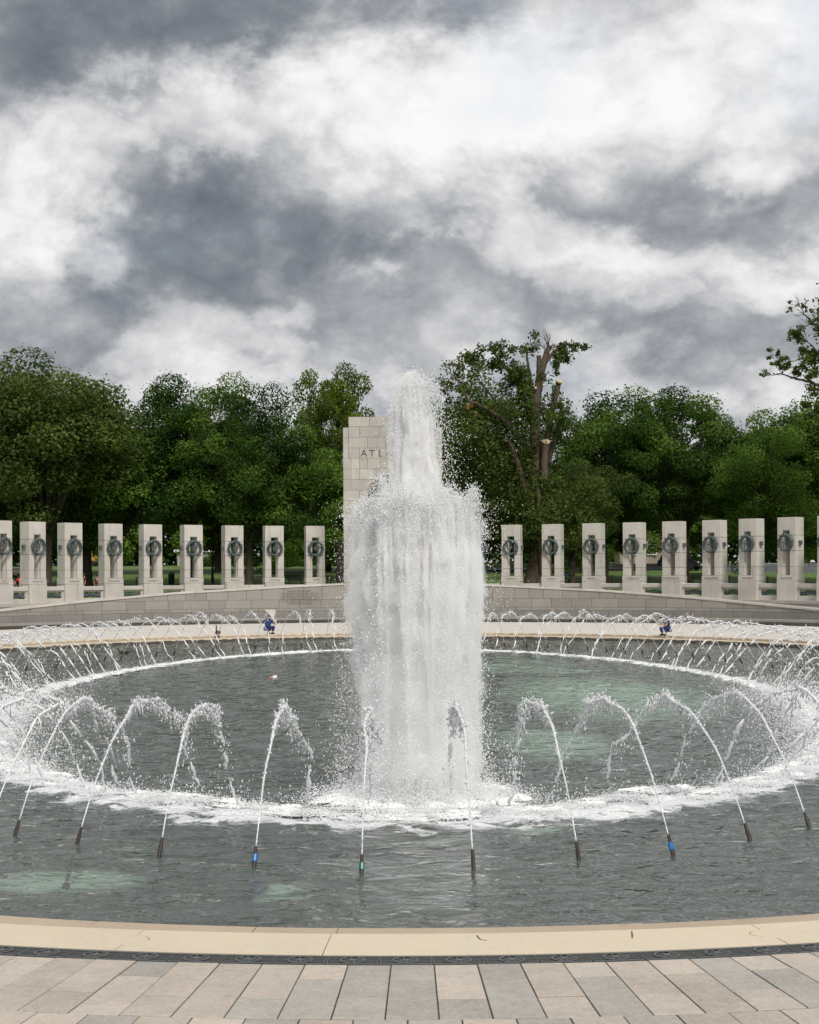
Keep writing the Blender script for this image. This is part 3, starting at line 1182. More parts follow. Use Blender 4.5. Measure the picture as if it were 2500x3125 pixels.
CAP = 0.13
for side, lab in ((-1, 'long sloping granite ramp wall with carved inscription, left of the arched pavilion'),
                  (1, 'long sloping granite ramp wall without visible lettering, right of the arched pavilion')):
    rng = random.Random(21 + side)
    wr = empty('ramp_wall', (0, 0, 0), 0, mem=True)
    tag(wr, lab, 'wall')
    lo, hi = 0.112, 1.32
    # core behind the blocks
    m = MB()
    K = 60
    f, g = [], []
    for k in range(K + 1):
        w = side * (lo + (hi - lo) * k / K)
        p = wall_pt(w)
        d = (Vector((0, WC)) - p).normalized()
        f.append((p - d * 0.012, wall_top(p.x) - 0.03))
        g.append((p - d * 0.44, wall_top(p.x) - 0.03))
    vs = [(p.x, p.y, 0.2) for p, z in f] + [(p.x, p.y, z) for p, z in f] + [(p.x, p.y, z) for p, z in g] + [(p.x, p.y, 0.2) for p, z in g]
    q = K + 1
    m.add(vs, [(r * q + i, r * q + i + 1, (r + 1) * q + i + 1, (r + 1) * q + i) for r in range(3) for i in range(K)])
    m.build('wall_core', M['joint'], wr)
    und = lambda x: wall_top(x) - CAP
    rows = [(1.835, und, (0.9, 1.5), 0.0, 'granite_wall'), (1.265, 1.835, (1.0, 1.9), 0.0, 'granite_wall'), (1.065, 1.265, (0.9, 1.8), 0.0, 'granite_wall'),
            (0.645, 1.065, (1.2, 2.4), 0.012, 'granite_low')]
    for z0, z1, L, proud, mt in rows:
        st = wall_angle_steps(lo, hi, L, rng)
        for a, b in zip(st, st[1:]):
            fn = (lambda x, zz=z1: min(zz, wall_top(x) - CAP) - 0.012) if not callable(z1) else (lambda x: und(x) - 0.014)
            wall_block('wall_stone', side * a, side * b, z0 + 0.003, fn, proud + rng.uniform(0, 0.006), M[mt], wr)
    st = wall_angle_steps(lo, hi, (1.2, 1.6), rng)
    for a, b in zip(st, st[1:]):
        p0, p1 = wall_pt(side * a), wall_pt(side * b)
        t = (p1 - p0).normalized()
        nn = Vector((t.y, -t.x))
        nn = nn if nn.y < 0 else -nn
        a2, b2 = p0 + t * 0.005 + nn * 0.045, p1 - t * 0.005 + nn * 0.045
        a3, b3 = a2 - nn * 0.52, b2 - nn * 0.52
        za, zb = wall_top(p0.x), wall_top(p1.x)
        m = MB()
        m.add([(a2.x, a2.y, za - CAP), (b2.x, b2.y, zb - CAP), (b3.x, b3.y, zb - CAP), (a3.x, a3.y, za - CAP), (a2.x, a2.y, za), (b2.x, b2.y, zb), (b3.x, b3.y, zb), (a3.x, a3.y, za)],
              [(0, 3, 2, 1), (4, 5, 6, 7), (0, 1, 5, 4), (1, 2, 6, 5), (2, 3, 7, 6), (3, 0, 4, 7)])
        m.build('cap_stone', M['granite'], wr)
    # bench ledge along the foot of the wall: overhanging seat on a recessed base
    st = wall_angle_steps(lo, hi, (1.8, 2.6), rng)
    for a, b in zip(st, st[1:]):
        wall_block('ledge_stone', side * a, side * b, 0.50, lambda x: 0.640, 1.35, M['granite_wall'], wr, depth=1.34)
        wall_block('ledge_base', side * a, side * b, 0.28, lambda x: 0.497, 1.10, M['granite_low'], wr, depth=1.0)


# ------------------------------------------------------------------ lettering
def text_mesh(s, height, depth=0.004, spacing=1.0):
    cu = bpy.data.curves.new('letters', 'FONT')
    cu.body = s
    cu.size = height / 0.70
    cu.align_x = 'CENTER'
    cu.space_character = spacing
    cu.resolution_u = 2
    cu.extrude = depth
    ob = bpy.data.objects.new('letters', cu)
    COL.objects.link(ob)
    dg = bpy.context.evaluated_depsgraph_get()
    me = bpy.data.meshes.new_from_object(ob.evaluated_get(dg))
    me.materials.clear()
    bpy.data.objects.remove(ob)
    bpy.data.curves.remove(cu)
    me.name = 'inscription'
    return me


def inscribe(s, height, parent, x, y, z, mat, spacing=1.0, maxw=None, rz=0.0):
    """letters standing upright on a face that looks towards -y"""
    me = text_mesh(s, height, 0.004, spacing)
    o = link_mesh('inscription', me, mat, parent)
    o.rotation_euler = (PI / 2, 0, rz)
    o.location = (x, y, z)
    if maxw and len(me.vertices):
        w = max(v.co.x for v in me.vertices) - min(v.co.x for v in me.vertices)
        if w > maxw:
            o.scale = (maxw / w, 1, 1)
    return o


# carved quotation on the left ramp wall
lw = [o for o in bpy.data.objects if o.name.startswith('ramp_wall')][0]
quote = ['WE ARE DETERMINED', 'THAT BEFORE THE SUN SETS ON THIS', 'TERRIBLE STRUGGLE OUR FLAG WILL BE RECOGNIZED', 'THROUGHOUT THE WORLD AS A SYMBOL OF FREEDOM', 'ON THE ONE HAND AND OF OVERWHELMING', 'FORCE ON THE OTHER']
w = math.asin(-6.35 / WA)
p = wall_pt(w)
rz = math.atan2(-(p.y - WC) and 0, 1)
tang = Vector((WA * math.cos(w), -WB * math.sin(w))).normalized()
rz = math.atan2(tang.y, tang.x)
nn = Vector((tang.y, -tang.x))
for i, s in enumerate(quote):
    q = p + nn * 0.030
    inscribe(s, 0.105, lw, q.x, q.y, 2.36 - i * 0.168, M['letter_soft'], 1.05, 3.8 if len(s) > 30 else None, rz)


# ================================================================== PAVILION
def build_pavilion():
    root = empty('arched_pavilion', (0, 106.0, 0), 0, mem=True)
    tag(root, 'tall square granite pavilion with round arch and ATLANTIC carved above it', 'pavilion')
    HWD, HC = 3.40, 3.02
    AR, AZ = 1.87, 8.60
    rx = Matrix.Rotation(PI / 2, 4, 'X')
    zs = [14.36, 13.68, 12.96, 12.21, 11.51, 10.77, 10.04, 9.30, 8.60, 7.69, 6.80, 5.84, 4.87, 3.90, 2.95, 2.0, 1.1, 0.25]
    cuts = [[-1.57, 0.0, 1.57], [-2.28, -0.86, 0.72, 2.2], [-1.72, -0.5, 0.9, 1.85], [-2.28, -0.86, 0.86, 2.28], [-2.84, -2.28, -1.72, -0.86, -0.38, 0.38, 0.86, 1.72, 2.28, 2.84],
            [-2.84, -2.28, -1.25, 1.25, 2.28, 2.84], [-2.84, 2.84], [-2.3, 2.3], [-2.6, 2.6], [-2.3, 2.3], [-2.7, 2.7], [-2.3, 2.3], [-2.6, 2.6], [-2.3, 2.3], [-2.6, 2.6], [-2.3, 2.3], []]
    rng = random.Random(3)

    def arcz(x):
        return AZ + math.sqrt(max(0.0, AR * AR - x * x))
    for r in range(len(zs) - 1):
        z1, z0 = zs[r] - 0.009, zs[r + 1] + 0.009
        hw = HC if r < 4 else HWD
        xs = [-hw] + cuts[r] + [hw]
        for a, b in zip(xs, xs[1:]):
            a, b = a + 0.009, b - 0.009
            if z1 <= AZ + 0.01:
                if a >= -AR and b <= AR:
                    continue
                segs = []
                if a < -AR:
                    segs.append((a, min(b, -AR)))
                if b > AR:
                    segs.append((max(a, AR), b))
                polys = [[(s0, z0), (s1, z0), (s1, z1), (s0, z1)] for s0, s1 in segs]
            else:
                polys, cur = [], []
                K = 60
                for k in range(K + 1):
                    x = a + (b - a) * k / K
                    zl = max(z0, arcz(x)) if abs(x) < AR else z0
                    if zl < z1 - 0.004:
                        cur.append((x, zl))
                    elif cur:
                        polys.append(cur)
                        cur = []
                if cur:
                    polys.append(cur)
                np_ = []
                for c in polys:
                    if len(c) < 2:
                        continue
                    if all(abs(q[1] - z0) < 1e-6 for q in c):
                        c = [c[0], c[-1]]
                    np_.append(c + [(c[-1][0], z1), (c[0][0], z1)])
                polys = np_
            for poly in polys:
                m = MB()
                pr = rng.uniform(0, 0.006)
                m.prism(poly, -0.45, pr, rx)
                m.build('block', M['granite_pav'], root)
    # arch moulding
    K = 24
    pts = [(-AR, 0.3)] + [(AR * math.cos(PI - PI * k / K), AZ + AR * math.sin(PI - PI * k / K)) for k in range(K + 1)] + [(AR, 0.3)]
    inn = [(-AR + 0.12, 0.3)] + [((AR - 0.12) * math.cos(PI - PI * k / K), AZ + (AR - 0.12) * math.sin(PI - PI * k / K)) for k in range(K + 1)] + [(AR - 0.12, 0.3)]
    m = MB()
    n = len(pts)
    vs = [(x * 0.998, 0.14, z) for x, z in pts] + [(x, 0.14, z) for x, z in inn] + [(x, 0.50, z) for x, z in inn]
    m.add(vs, [(i, i + 1, n + i + 1, n + i) for i in range(n - 1)] + [(n + i, n + i + 1, 2 * n + i + 1, 2 * n + i) for i in range(n - 1)])
    m.build('arch_moulding', M['granite_pav'], root)
    # wall behind the blocks and the other three walls, each with its arch
    outline = [(-HWD + 0.02, 0.22), (-AR, 0.22)] + [(AR * math.cos(PI - PI * k / K), AZ + AR * math.sin(PI - PI * k / K)) for k in range(K + 1)] + [(AR, 0.22), (HWD - 0.02, 0.22), (HWD - 0.02, 11.5), (HC - 0.01, 11.5), (HC - 0.01, 14.34), (-HC + 0.01, 14.34), (-HC + 0.01, 11.5), (-HWD + 0.02, 11.5)]
    for k in range(4):
        c = Matrix.Translation((0, HWD, 0)) @ Matrix.Rotation(k * PI / 2, 4, 'Z') @ Matrix.Translation((0, -HWD, 0))
        m = MB()
        ol = outline if k in (0, 2) else [(x_, min(z_, 13.6)) for x_, z_ in outline]
        m.prism(ol, -0.95, -0.46 if k == 0 else -0.012, c @ rx)
        m.build('wall', M['joint'] if k == 0 else M['granite_pav'], root)
    # set-back corner columns
    for sx in (-1, 1):
        for sy in (0.36, 6.44):
            for z0, z1 in ((0.25, 11.5), (11.51, 12.2), (12.21, 12.95), (12.96, 13.62)):
                if sy < 1 and z0 < 1:
                    continue
                x0, x1 = sorted((sx * (HC + 0.003), sx * HWD))
                m = MB()
                m.box(x0, x1, sy - 0.30, sy + 0.30, z0, z1)
                m.build('corner_stone', M['granite_pav'], root)
    m = MB()
    m.box(-2.95, 2.95, 0.5, 6.3, 13.2, 13.6)
    m.build('roof', M['granite_pav'], root)
    me_parts = [('A', -1.98), ('T', -1.42), ('L', -0.84), ('A', -0.28), ('N', 0.32), ('T', 0.90), ('I', 1.34), ('C', 1.80)]
    for ch, x in me_parts:
        inscribe(ch, 0.47, root, x, -0.010, 11.62, M['letter'])


build_pavilion()


# ================================================================== PILLARS
def leaf_ring(rng):
    """bronze wreath: a ring packed with overlapping pointed leaves (faces -y, centred)"""
    m = MB()
    RO, RT = 0.475, 0.075
    n, k = 28, 8
    vs = []
    for i in range(n):
        w = 2 * PI * i / n
        c = Vector((math.cos(w), 0, math.sin(w)))
        for j in range(k):
            a = 2 * PI * j / k
            vs.append(c * (RO + RT * math.cos(a)) + Vector((0, 1, 0)) * RT * math.sin(a))
    m.add(vs, [(i * k + j, i * k + (j + 1) % k, ((i + 1) % n) * k + (j + 1) % k, ((i + 1) % n) * k + j) for i in range(n) for j in range(k)])
    for i in range(190):
        w = 2 * PI * rng.random()
        a = rng.uniform(-PI, PI)
        c = Vector((math.cos(w), 0, math.sin(w)))
        tdir = Vector((-math.sin(w), 0, math.cos(w))) * (1 if math.cos(w) > 0 else -1)
        out = c * math.cos(a) + Vector((0, 1, 0)) * math.sin(a)
        base = c * RO + out * RT * 0.85
        d = (tdir + out * rng.uniform(0.25, 0.75)).normalized()
        s = d.cross(out).normalized()
        L, Wd = rng.uniform(0.14, 0.2), rng.uniform(0.026, 0.04)
        up = out * 0.012
        m.add([base - d * L * 0.2, base + d * L * 0.35 + s * Wd, base + d * L * 0.8, base + d * L * 0.35 - s * Wd, base + d * L * 0.3 + up], [(0, 1, 4), (1, 2, 4), (2, 3, 4), (3, 0, 4)])
    return m.mesh('wreath')


WREATHS = [leaf_ring(random.Random(70 + i)) for i in range(3)]
JAMB = None


def jamb_poly(sx):
    """plan of the stone beside the slot: square outside, swelling half round inside"""
    W2, D2, S2 = 0.665, 0.455, 0.255
    inner = [(S2, -D2), (S2, -D2 + 0.10), (S2 - 0.015, -D2 + 0.10)]
    for k in range(9):
        a = -PI / 2 + PI * k / 8
        inner.append((S2 - 0.02 - 0.075 * math.cos(a), 0.30 * math.sin(a)))
    inner += [(S2 - 0.015, D2 - 0.10), (S2, D2 - 0.10), (S2, D2)]
    poly = [(W2, D2), (W2, -D2)]
    poly = [(W2, -D2), (W2, D2)] + list(reversed(inner))
    if sx < 0:
        poly = [(-x, y) for x, y in reversed(poly)]
    return poly


def pillar_meshes():
    out = {}
    for i, (z0, z1, extra) in enumerate(((1.580, 2.108, 0.006), (2.130, 3.100, 0.006), (3.122, 4.078, 0.0))):
        for sx in (-1, 1):
            m = MB()
            m.prism([(x * (1 + extra), y * (1 + extra)) for x, y in jamb_poly(sx)], z0, z1)
            out[('jamb', i, sx)] = m.mesh('jamb')
    m = MB()
    for sx in (-1, 1):
        m.prism(jamb_poly(sx), 4.100, 4.385)
    m.bbox(-0.665, 0.665, -0.455, 0.455, 4.386, 5.22, 0.012)
    for sy in (-1, 1):
        y0, y1 = sorted((sy * 0.456, sy * 0.474))
        m.box(-0.50, 0.50, y0, y1, 4.42, 5.205)
        for sx in (-1, 1):
            x0, x1 = sorted((sx * 0.258, sx * 0.50))
            m.box(x0, x1, y0, y1, 4.10, 4.419)
    out['top'] = m.mesh('top_block')
    m = MB()
    m.bbox(-0.70, 0.70, -0.49, 0.49, 1.210, 1.560, 0.012)
    out['base'] = m.mesh('base_block')
    m = MB()
    m.bbox(-0.685, 0.685, -0.53, 0.53, 0.0, 1.190, 0.012)
    out['plinth'] = m.mesh('plinth')
    m = MB()
    m.box(-0.13, 0.13, -0.10, 0.10, -0.13, 0.13)
    m.box(-0.10, 0.10, -0.115, -0.101, -0.10, 0.10)
    for sx in (-0.08, 0.08):
        for sz in (-0.08, 0.08):
            m.lathe([(0.014, 0), (0.014, 0.02)], 6, Matrix.Translation((sx, -0.115, sz)) @ Matrix.Rotation(PI / 2, 4, 'X'))
    out['bracket'] = m.mesh('bracket')
    m = MB()
    for sx, l in ((-0.035, 0.62), (0.035, 0.56)):
        m.tube([(sx * 0.3, 0.05, 0.44), (sx, 0.10, 0.3), (sx * 1.3, 0.12, 0.44 - l * 0.7), (sx * 1.2, 0.12, 0.44 - l)], [0.04, 0.05, 0.045, 0.05], 6)
    m.tube([(-0.30, 0.15, 0), (0.30, 0.15, 0)], 0.03, 6)
    m.tube([(0, 0.05, 0.46), (0, 0.40, 0.46)], 0.025, 6)
    out['ribbon'] = m.mesh('ribbon')
    return out


PM = pillar_meshes()
L_NAMES = ['TEXAS', 'MICHIGAN', 'MISSOURI', 'ALABAMA', 'MISSISSIPPI', 'LOUISIANA', 'TENNESSEE', 'KENTUCKY', 'NORTH\nCAROLINA']
R_NAMES = ['IOWA', 'MINNESOTA', 'KANSAS', 'NEVADA', 'COLORADO', 'SOUTH DAKOTA', 'WASHINGTON', 'WYOMING', 'OKLAHOMA', 'HAWAII']
L_LAB = ['TEXAS', 'MICHIGAN', None, None, 'MISSISSIPPI', 'LOUISIANA', 'TENNESSEE', None, None]
R_LAB = [None, 'MINNESOTA', 'KANSAS', 'NEVADA', 'COLORADO', 'SOUTH DAKOTA', 'WASHINGTON', 'WYOMING', None, None]
SPECIAL = {(-1, 2): 'granite pillar with bronze wreath, next to the MICHIGAN pillar away from the pavilion',
           (-1, 3): 'granite pillar with bronze wreath, next to the MISSISSIPPI pillar on the pavilion side',
           (-1, 7): 'granite pillar with bronze wreath, next to the TENNESSEE pillar, person in red beside it',
           (-1, 8): 'granite pillar cut off by the picture edge, beyond the seated man in grey',
           (1, 0): 'granite pillar almost hidden behind the tall white fountain, beside the MINNESOTA pillar',
           (1, 8): 'granite pillar with bronze wreath, next to the WYOMING pillar',
           (1, 9): 'granite pillar cut off at the end of the right row, two beyond WYOMING'}
PILLAR_POS = {}
for side, names, labs in ((-1, L_NAMES, L_LAB), (1, R_NAMES, R_LAB)):
    for i, nm in enumerate(names):
        p = pil_xy(i, side)
        j0, j1 = max(i - 1, 0), min(i + 1, len(names) - 1)
        a, b = pil_xy(j0, side), pil_xy(j1, side)
        ang = math.atan2((b - a).y, (b - a).x)
        if side < 0:
            ang = math.atan2((a - b).y, (a - b).x)
        ang *= 0.93
        PILLAR_POS[(side, i)] = (p, ang)
        lab = SPECIAL.get((side, i)) or 'granite pillar with bronze wreath and the name %s carved at its foot' % labs[i]
        root = empty('stone_pillar', (p.x, p.y, 1.76), ang, mem=True)
        tag(root, lab, 'pillar', 'wreathed pillars standing in an arc')
        link_mesh('plinth', PM['plinth'], M['granite'], root)
        link_mesh('base_block', PM['base'], M['granite'], root)
        for q in range(3):
            for sx in (-1, 1):
                link_mesh('jamb', PM[('jamb', q, sx)], M['granite'], root)
        link_mesh('top_block', PM['top'], M['granite'], root)
        for sy in (-1, 1):
            wv = link_mesh('wreath', WREATHS[(i * 2 + side + sy) % 3], M['bronze'], root)
            wv.location = (0, sy * 0.60, 3.62)
            if sy > 0:
                wv.rotation_euler = (0, 0, PI)
            wv['label'] = 'green patinated bronze wreath'
            rb = link_mesh('ribbon', PM['ribbon'], M['bronze'], wv)
        for sx in (-1, 1):
            bk = link_mesh('bracket', PM['bracket'], M['bronze'], root)
            bk.location = (sx * 0.70, 0.0, 3.62)
            bk.rotation_euler = (0, 0, sx * PI / 2)
        lines = nm.split('\n')
        for r, s in enumerate(lines):
            inscribe(s, 0.105 if len(lines) == 1 else 0.09, root, 0, -0.497, 1.335 + (0.07 - 0.14 * r if len(lines) > 1 else 0), M['letter_soft'], 1.05, 1.12)


# ------------------------------------------------------------------ balustrades between the pillars
def short(side, i):
    if side < 0:
        return (L_LAB[i] or {2: 'third left pillar', 3: 'fourth left pillar', 7: 'red shirt pillar', 8: 'left end pillar'}[i])
    return (R_LAB[i] or {0: 'hidden pillar', 8: 'ninth right pillar', 9: 'right end pillar'}[i])


rng = random.Random(9)
for side in (-1, 1):
    cnt = 9 if side < 0 else 10
    for i in range(cnt - 1):
        (pa, aa), (pb, ab) = PILLAR_POS[(side, i)], PILLAR_POS[(side, i + 1)]
        if side < 0:
            pa, pb = pb, pa
        d = pb - pa
        L = d.length - 1.30
        mid = (pa + pb) / 2
        root = empty('balustrade', (mid.x, mid.y, 1.76), math.atan2(d.y, d.x), mem=True)
        tag(root, 'low granite balustrade with bronze rope between %s and %s' % (short(side, i), short(side, i + 1)), 'balustrade', 'balustrades between the pillars')
        h = L / 2
        m = MB()
        m.bbox(-h, h, -0.25, 0.25, 0.80, 1.05, 0.03)
        m.build('rail', M['granite'], root)
        m = MB()
        m.box(-h, h, -0.17, 0.17, 0.70, 0.797)
        m.build('rail_support', M['granite'], root)
        m = MB()
        m.bbox(-h, h, -0.25, 0.25, 0.0, 0.27, 0.03)
        m.build('sill', M['granite'], root)
        for sx in (-1, 1):
            x0, x1 = sorted((sx * h, sx * (h - 0.20)))
            m = MB()
            m.box(x0, x1, -0.19, 0.19, 0.272, 0.698)
            m.build('post', M['granite'], root)
        m = MB()
        hh = h - 0.20
        for st in range(3):
            pts = []
            for k in range(25):
                x = -hh + 2 * hh * k / 24
                w = 2 * PI * (k / 24 * 2.6 + st / 3)
                pts.append((x, 0.075 * math.cos(w), 0.485 + 0.085 * math.sin(w) + 0.05 * math.cos(PI * x / hh / 1.0) - 0.04))
            m.tube(pts, 0.062, 6)
        m.build('rope', M['bronze'], root, True)


# ================================================================== WATER IN THE AIR
def icosphere(sub=1):
    bm = bmesh.new()
    bmesh.ops.create_icosphere(bm, subdivisions=sub, radius=1.0)
    v = np.array([q.co[:] for q in bm.verts], dtype=np.float32)
    f = np.array([[q.index for q in p.verts] for p in bm.faces], dtype=np.int32)
    bm.free()
    return v, f


OCT_V = np.array([(1, 0, 0), (-1, 0, 0), (0, 1, 0), (0, -1, 0), (0, 0, 1), (0, 0, -1)], dtype=np.float32)
OCT_F = np.array([(0, 2, 4), (2, 1, 4), (1, 3, 4), (3, 0, 4), (2, 0, 5), (1, 2, 5), (3, 1, 5), (0, 3, 5)], dtype=np.int32)
ICO_V, ICO_F = icosphere(1)


def drops_mesh(name, P, rad, rs, stretch=None, base='oct'):
    """one mesh of many small drops"""
    bv, bf = (OCT_V, OCT_F) if base == 'oct' else (ICO_V, ICO_F)
    n = len(P)
    sc = rad[:, None, None] * rs.uniform(0.7, 1.35, (n, 1, 3))
    v = bv[None] * sc
    if stretch is not None:
        t = stretch / (np.linalg.norm(stretch, axis=1, keepdims=True) + 1e-9)
        d = (v * t[:, None, :]).sum(2, keepdims=True)
        v = v + d * t[:, None, :] * 0.9
    v = v + P[:, None, :]
    f = bf[None] + (np.arange(n) * len(bv))[:, None, None]
    return np_mesh(name, v.reshape(-1, 3), f.reshape(-1, bf.shape[1]))


def scatter_group(sub, mat):
    g = bpy.data.node_groups.new('drop_scatter', 'GeometryNodeTree')
    g.interface.new_socket('Geometry', in_out='INPUT', socket_type='NodeSocketGeometry')
    g.interface.new_socket('Geometry', in_out='OUTPUT', socket_type='NodeSocketGeometry')
    N = g.nodes
    gi, go = N.new('NodeGroupInput'), N.new('NodeGroupOutput')
    mp = N.new('GeometryNodeMeshToPoints')
    ic = N.new('GeometryNodeMeshIcoSphere')
    ic.inputs['Radius'].default_value = 1.0
    ic.inputs['Subdivisions'].default_value = sub
    sm = N.new('GeometryNodeSetMaterial')
    sm.inputs['Material'].default_value = mat
    ip = N.new('GeometryNodeInstanceOnPoints')
    na = N.new('GeometryNodeInputNamedAttribute')
    na.data_type = 'FLOAT_VECTOR'
    na.inputs['Name'].default_value = 'size'
    rv = N.new('FunctionNodeRandomValue')
    rv.data_type = 'FLOAT_VECTOR'
    rv.inputs['Max'].default_value = (0.35, 0.35, 6.28)
    L = g.links
    L.new(gi.outputs[0], mp.inputs[0])
    L.new(mp.outputs[0], ip.inputs['Points'])
    L.new(ic.outputs['Mesh'], sm.inputs['Geometry'])
    L.new(sm.outputs[0], ip.inputs['Instance'])
    L.new(na.outputs[0], ip.inputs['Scale'])
    L.new(rv.outputs[0], ip.inputs['Rotation'])
    L.new(ip.outputs[0], go.inputs[0])
    return g


SCATTER = scatter_group(1, M['spray'])


def scatter(name, P, size, parent=None, mem=False):
    """P (n,3), size (n,3): drops drawn at points by geometry nodes"""
    me = bpy.data.meshes.new(name)
    me.vertices.add(len(P))
    me.vertices.foreach_set('co', np.ascontiguousarray(P, dtype=np.float32).ravel())
    a = me.attributes.new('size', 'FLOAT_VECTOR', 'POINT')
    a.data.foreach_set('vector', np.ascontiguousarray(size, dtype=np.float32).ravel())
    me.update()
    o = link_mesh(name, me, M['spray'], parent, mem=mem)
    md = o.modifiers.new('drops', 'NODES')
    md.node_group = SCATTER
    o['kind'] = 'stuff'
    return o


# ------------------------------------------------------------------ thin jets round the pool
JET_S, JET_Z = 1.95, 1.74            # half range and crest height
NOZ_Z = 0.13


def jet_z(s):
    return JET_Z - (JET_Z - NOZ_Z) * (s / JET_S - 1) ** 2


def jet_meshes(seed, fine):
    """arc of one jet in the x-z plane, nozzle at the origin, falling towards +x"""
    rs = np.random.RandomState(seed)
    rng = random.Random(seed)
    s_end = JET_S * (1 + math.sqrt(JET_Z / (JET_Z - NOZ_Z)))
    wob = [rng.uniform(0, 6.28) for _ in range(4)]

    def pos(s):
        k = max(0.0, s - 0.4) * 0.022
        y = k * (math.sin(3.1 * s + wob[0]) + 0.6 * math.sin(7.3 * s + wob[1]))
        z = jet_z(s) + k * (math.sin(4.3 * s + wob[2]) + 0.5 * math.sin(9.1 * s + wob[3]))
        return Vector((s, y, z))
    m = MB()
    s_break = JET_S * rng.uniform(0.92, 1.12)
    n = 70 if fine else 34
    pts, rad = [], []
    s = 0.05
    for k in range(n + 1):
        s = 0.05 + (s_break - 0.05) * k / n
        pts.append(pos(s))
        g = (0.0085 if fine else 0.009) + (0.0185 if fine else 0.013) * (s / JET_S) ** 1.6
        rad.append(g * (1 + (0.05 + 0.32 * s / JET_S) * (rng.random() - 0.4) * 2))
    m.tube(pts, rad, 7 if fine else 5, True, 0.28, rng)
    # torn ropes after the crest
    s = s_break
    while s < s_end - 0.15:
        L = rng.uniform(0.10, 0.42)
        e = min(s + L, s_end)
        k = max(3, int(L / (0.035 if fine else 0.09)))
        off = Vector((0, rng.uniform(-0.05, 0.05), rng.uniform(-0.06, 0.05)))
        pts = [pos(s + (e - s) * q / k) + off + Vector((rng.uniform(-.012, .012), rng.uniform(-.016, .016), rng.uniform(-.02, .02))) for q in range(k + 1)]
        mid = k / 2
        rad = [max(0.005, 0.027 * (1 - ((q - mid) / (mid + 0.4)) ** 2) * rng.uniform(0.5, 1.25)) for q in range(k + 1)]
        m.tube(pts, rad, 6 if fine else 5, True, 0.3, rng)
        s = e + rng.uniform(0.0, 0.10)
    # fingers hanging from the crest
    for q in range(46 if fine else 14):
        s0 = rng.uniform(JET_S * 0.62, JET_S * 1.5)
        p = pos(s0)
        d = Vector((rng.uniform(-0.05, 0.10), rng.uniform(-0.07, 0.07), rng.uniform(-0.22, -0.03) if rng.random() < 0.7 else rng.uniform(0.02, 0.09)))
        m.tube([p, p + d * 0.5 + Vector((0, rng.uniform(-.02, .02), 0)), p + d], [0.014, 0.008, 0.011], 5)
    arc_me = m.mesh('water_arc')
    # loose drops
    nd = 700 if fine else 150
    s = np.clip(np.where(rs.rand(nd) < 0.5, rs.normal(JET_S * 1.05, JET_S * 0.3, nd), rs.beta(2.6, 1.7, nd) * s_end), 0.3, s_end)
    P = np.array([pos(q)[:] for q in s])
    sp = 0.014 + 0.07 * (s / s_end) ** 2
    P += rs.normal(0, 1, (nd, 3)) * sp[:, None] * np.array([1.0, 1.0, 1.5])
    P[:, 2] -= np.abs(rs.normal(0, 0.10, nd)) * (s / s_end)
    P = P[P[:, 2] > 0.02]
    r = rs.lognormal(math.log(0.0062 if fine else 0.0105), 0.55, len(P))
    r = np.clip(r, 0.003, 0.014 if fine else 0.02)
    drop_me = drops_mesh('spray', P, r, rs, np.tile(np.array([[0.2, 0, -1.0]]), (len(P), 1)))
    return arc_me, drop_me


def nozzle_mesh():
    m = MB()
    slope = 2 * (JET_Z - NOZ_Z) / JET_S
    d = Vector((1, 0, slope)).normalized()
    top = Vector((0.05, 0, jet_z(0.05)))
    low = top - d * 0.80
    m.tube([low, top - d * 0.10, top - d * 0.099, top], [0.027, 0.027, 0.022, 0.020], 10)
    m.tube([low - Vector((0, 0, 0.4)), low + d * 0.02], [0.05, 0.05], 8)
    me = m.mesh('nozzle')
    t = MB()
    t.tube([top - d * 0.20, top - d * 0.19, top - d * 0.11, top - d * 0.10], [0.028, 0.033, 0.034, 0.028], 10)
    return me, t.mesh('tape')


NOZ_ME, TAPE_ME = nozzle_mesh()
FAR_VAR = [jet_meshes(300 + i, False) for i in range(7)]
for a, b in FAR_VAR:
    a.materials.append(M['spray'])
    b.materials.append(M['spray'])


def add_jet(lx, ly, var, label, group, tape=None, fine=False):
    ty = RING_C + (ly - RING_C) * 0.46
    ang = math.atan2(ty - ly, -lx)
    jr = random.Random(int(lx * 977 + ly * 131))
    root = empty('fountain_jet', (lx, ly, 0), ang + jr.uniform(-0.09, 0.09), mem=True)
    root.scale = (jr.uniform(0.92, 1.08), 1, jr.uniform(0.94, 1.05))
    tag(root, label, 'water jet', group)
    nz = link_mesh('nozzle', NOZ_ME, M['pipe'], root)
    if tape:
        t = TAPE_ME.copy()
        t.materials.clear()
        link_mesh('tape', t, M[tape], nz)
    a = link_mesh('water_arc', var[0], M['stream'] if fine else M['spray'], root, True)
    s = link_mesh('spray', var[1], M['spray'], root)
    s['kind'] = 'stuff'
    return root


NEAR = [(-5.42, 20.6), (-4.46, 19.92), (-3.29, 19.08), (-2.07, 18.42), (-0.79, 17.86), (0.51, 18.06), (1.80, 18.56), (3.00, 18.97), (4.16, 19.86), (5.18, 20.76)]
TAPES = {3: 'tape_blue', 7: 'tape_blue', 4: 'tape_green'}
for i, (x, y) in enumerate(NEAR):
    tp = TAPES.get(i)
    if tp == 'tape_blue':
        lab = 'thin arching water jet from a dark pipe wrapped in blue tape'
        grp = 'jets with blue taped pipes'
    elif tp == 'tape_green':
        lab, grp = 'thin arching water jet from a pipe with green band, in front of tall fountain', None
    else:
        lab, grp = 'thin arching water jet from a bare dark pipe along the near pool rim', 'bare pipe jets along the near rim'
    add_jet(x, y, jet_meshes(40 + i, True), lab, grp, tp, True)

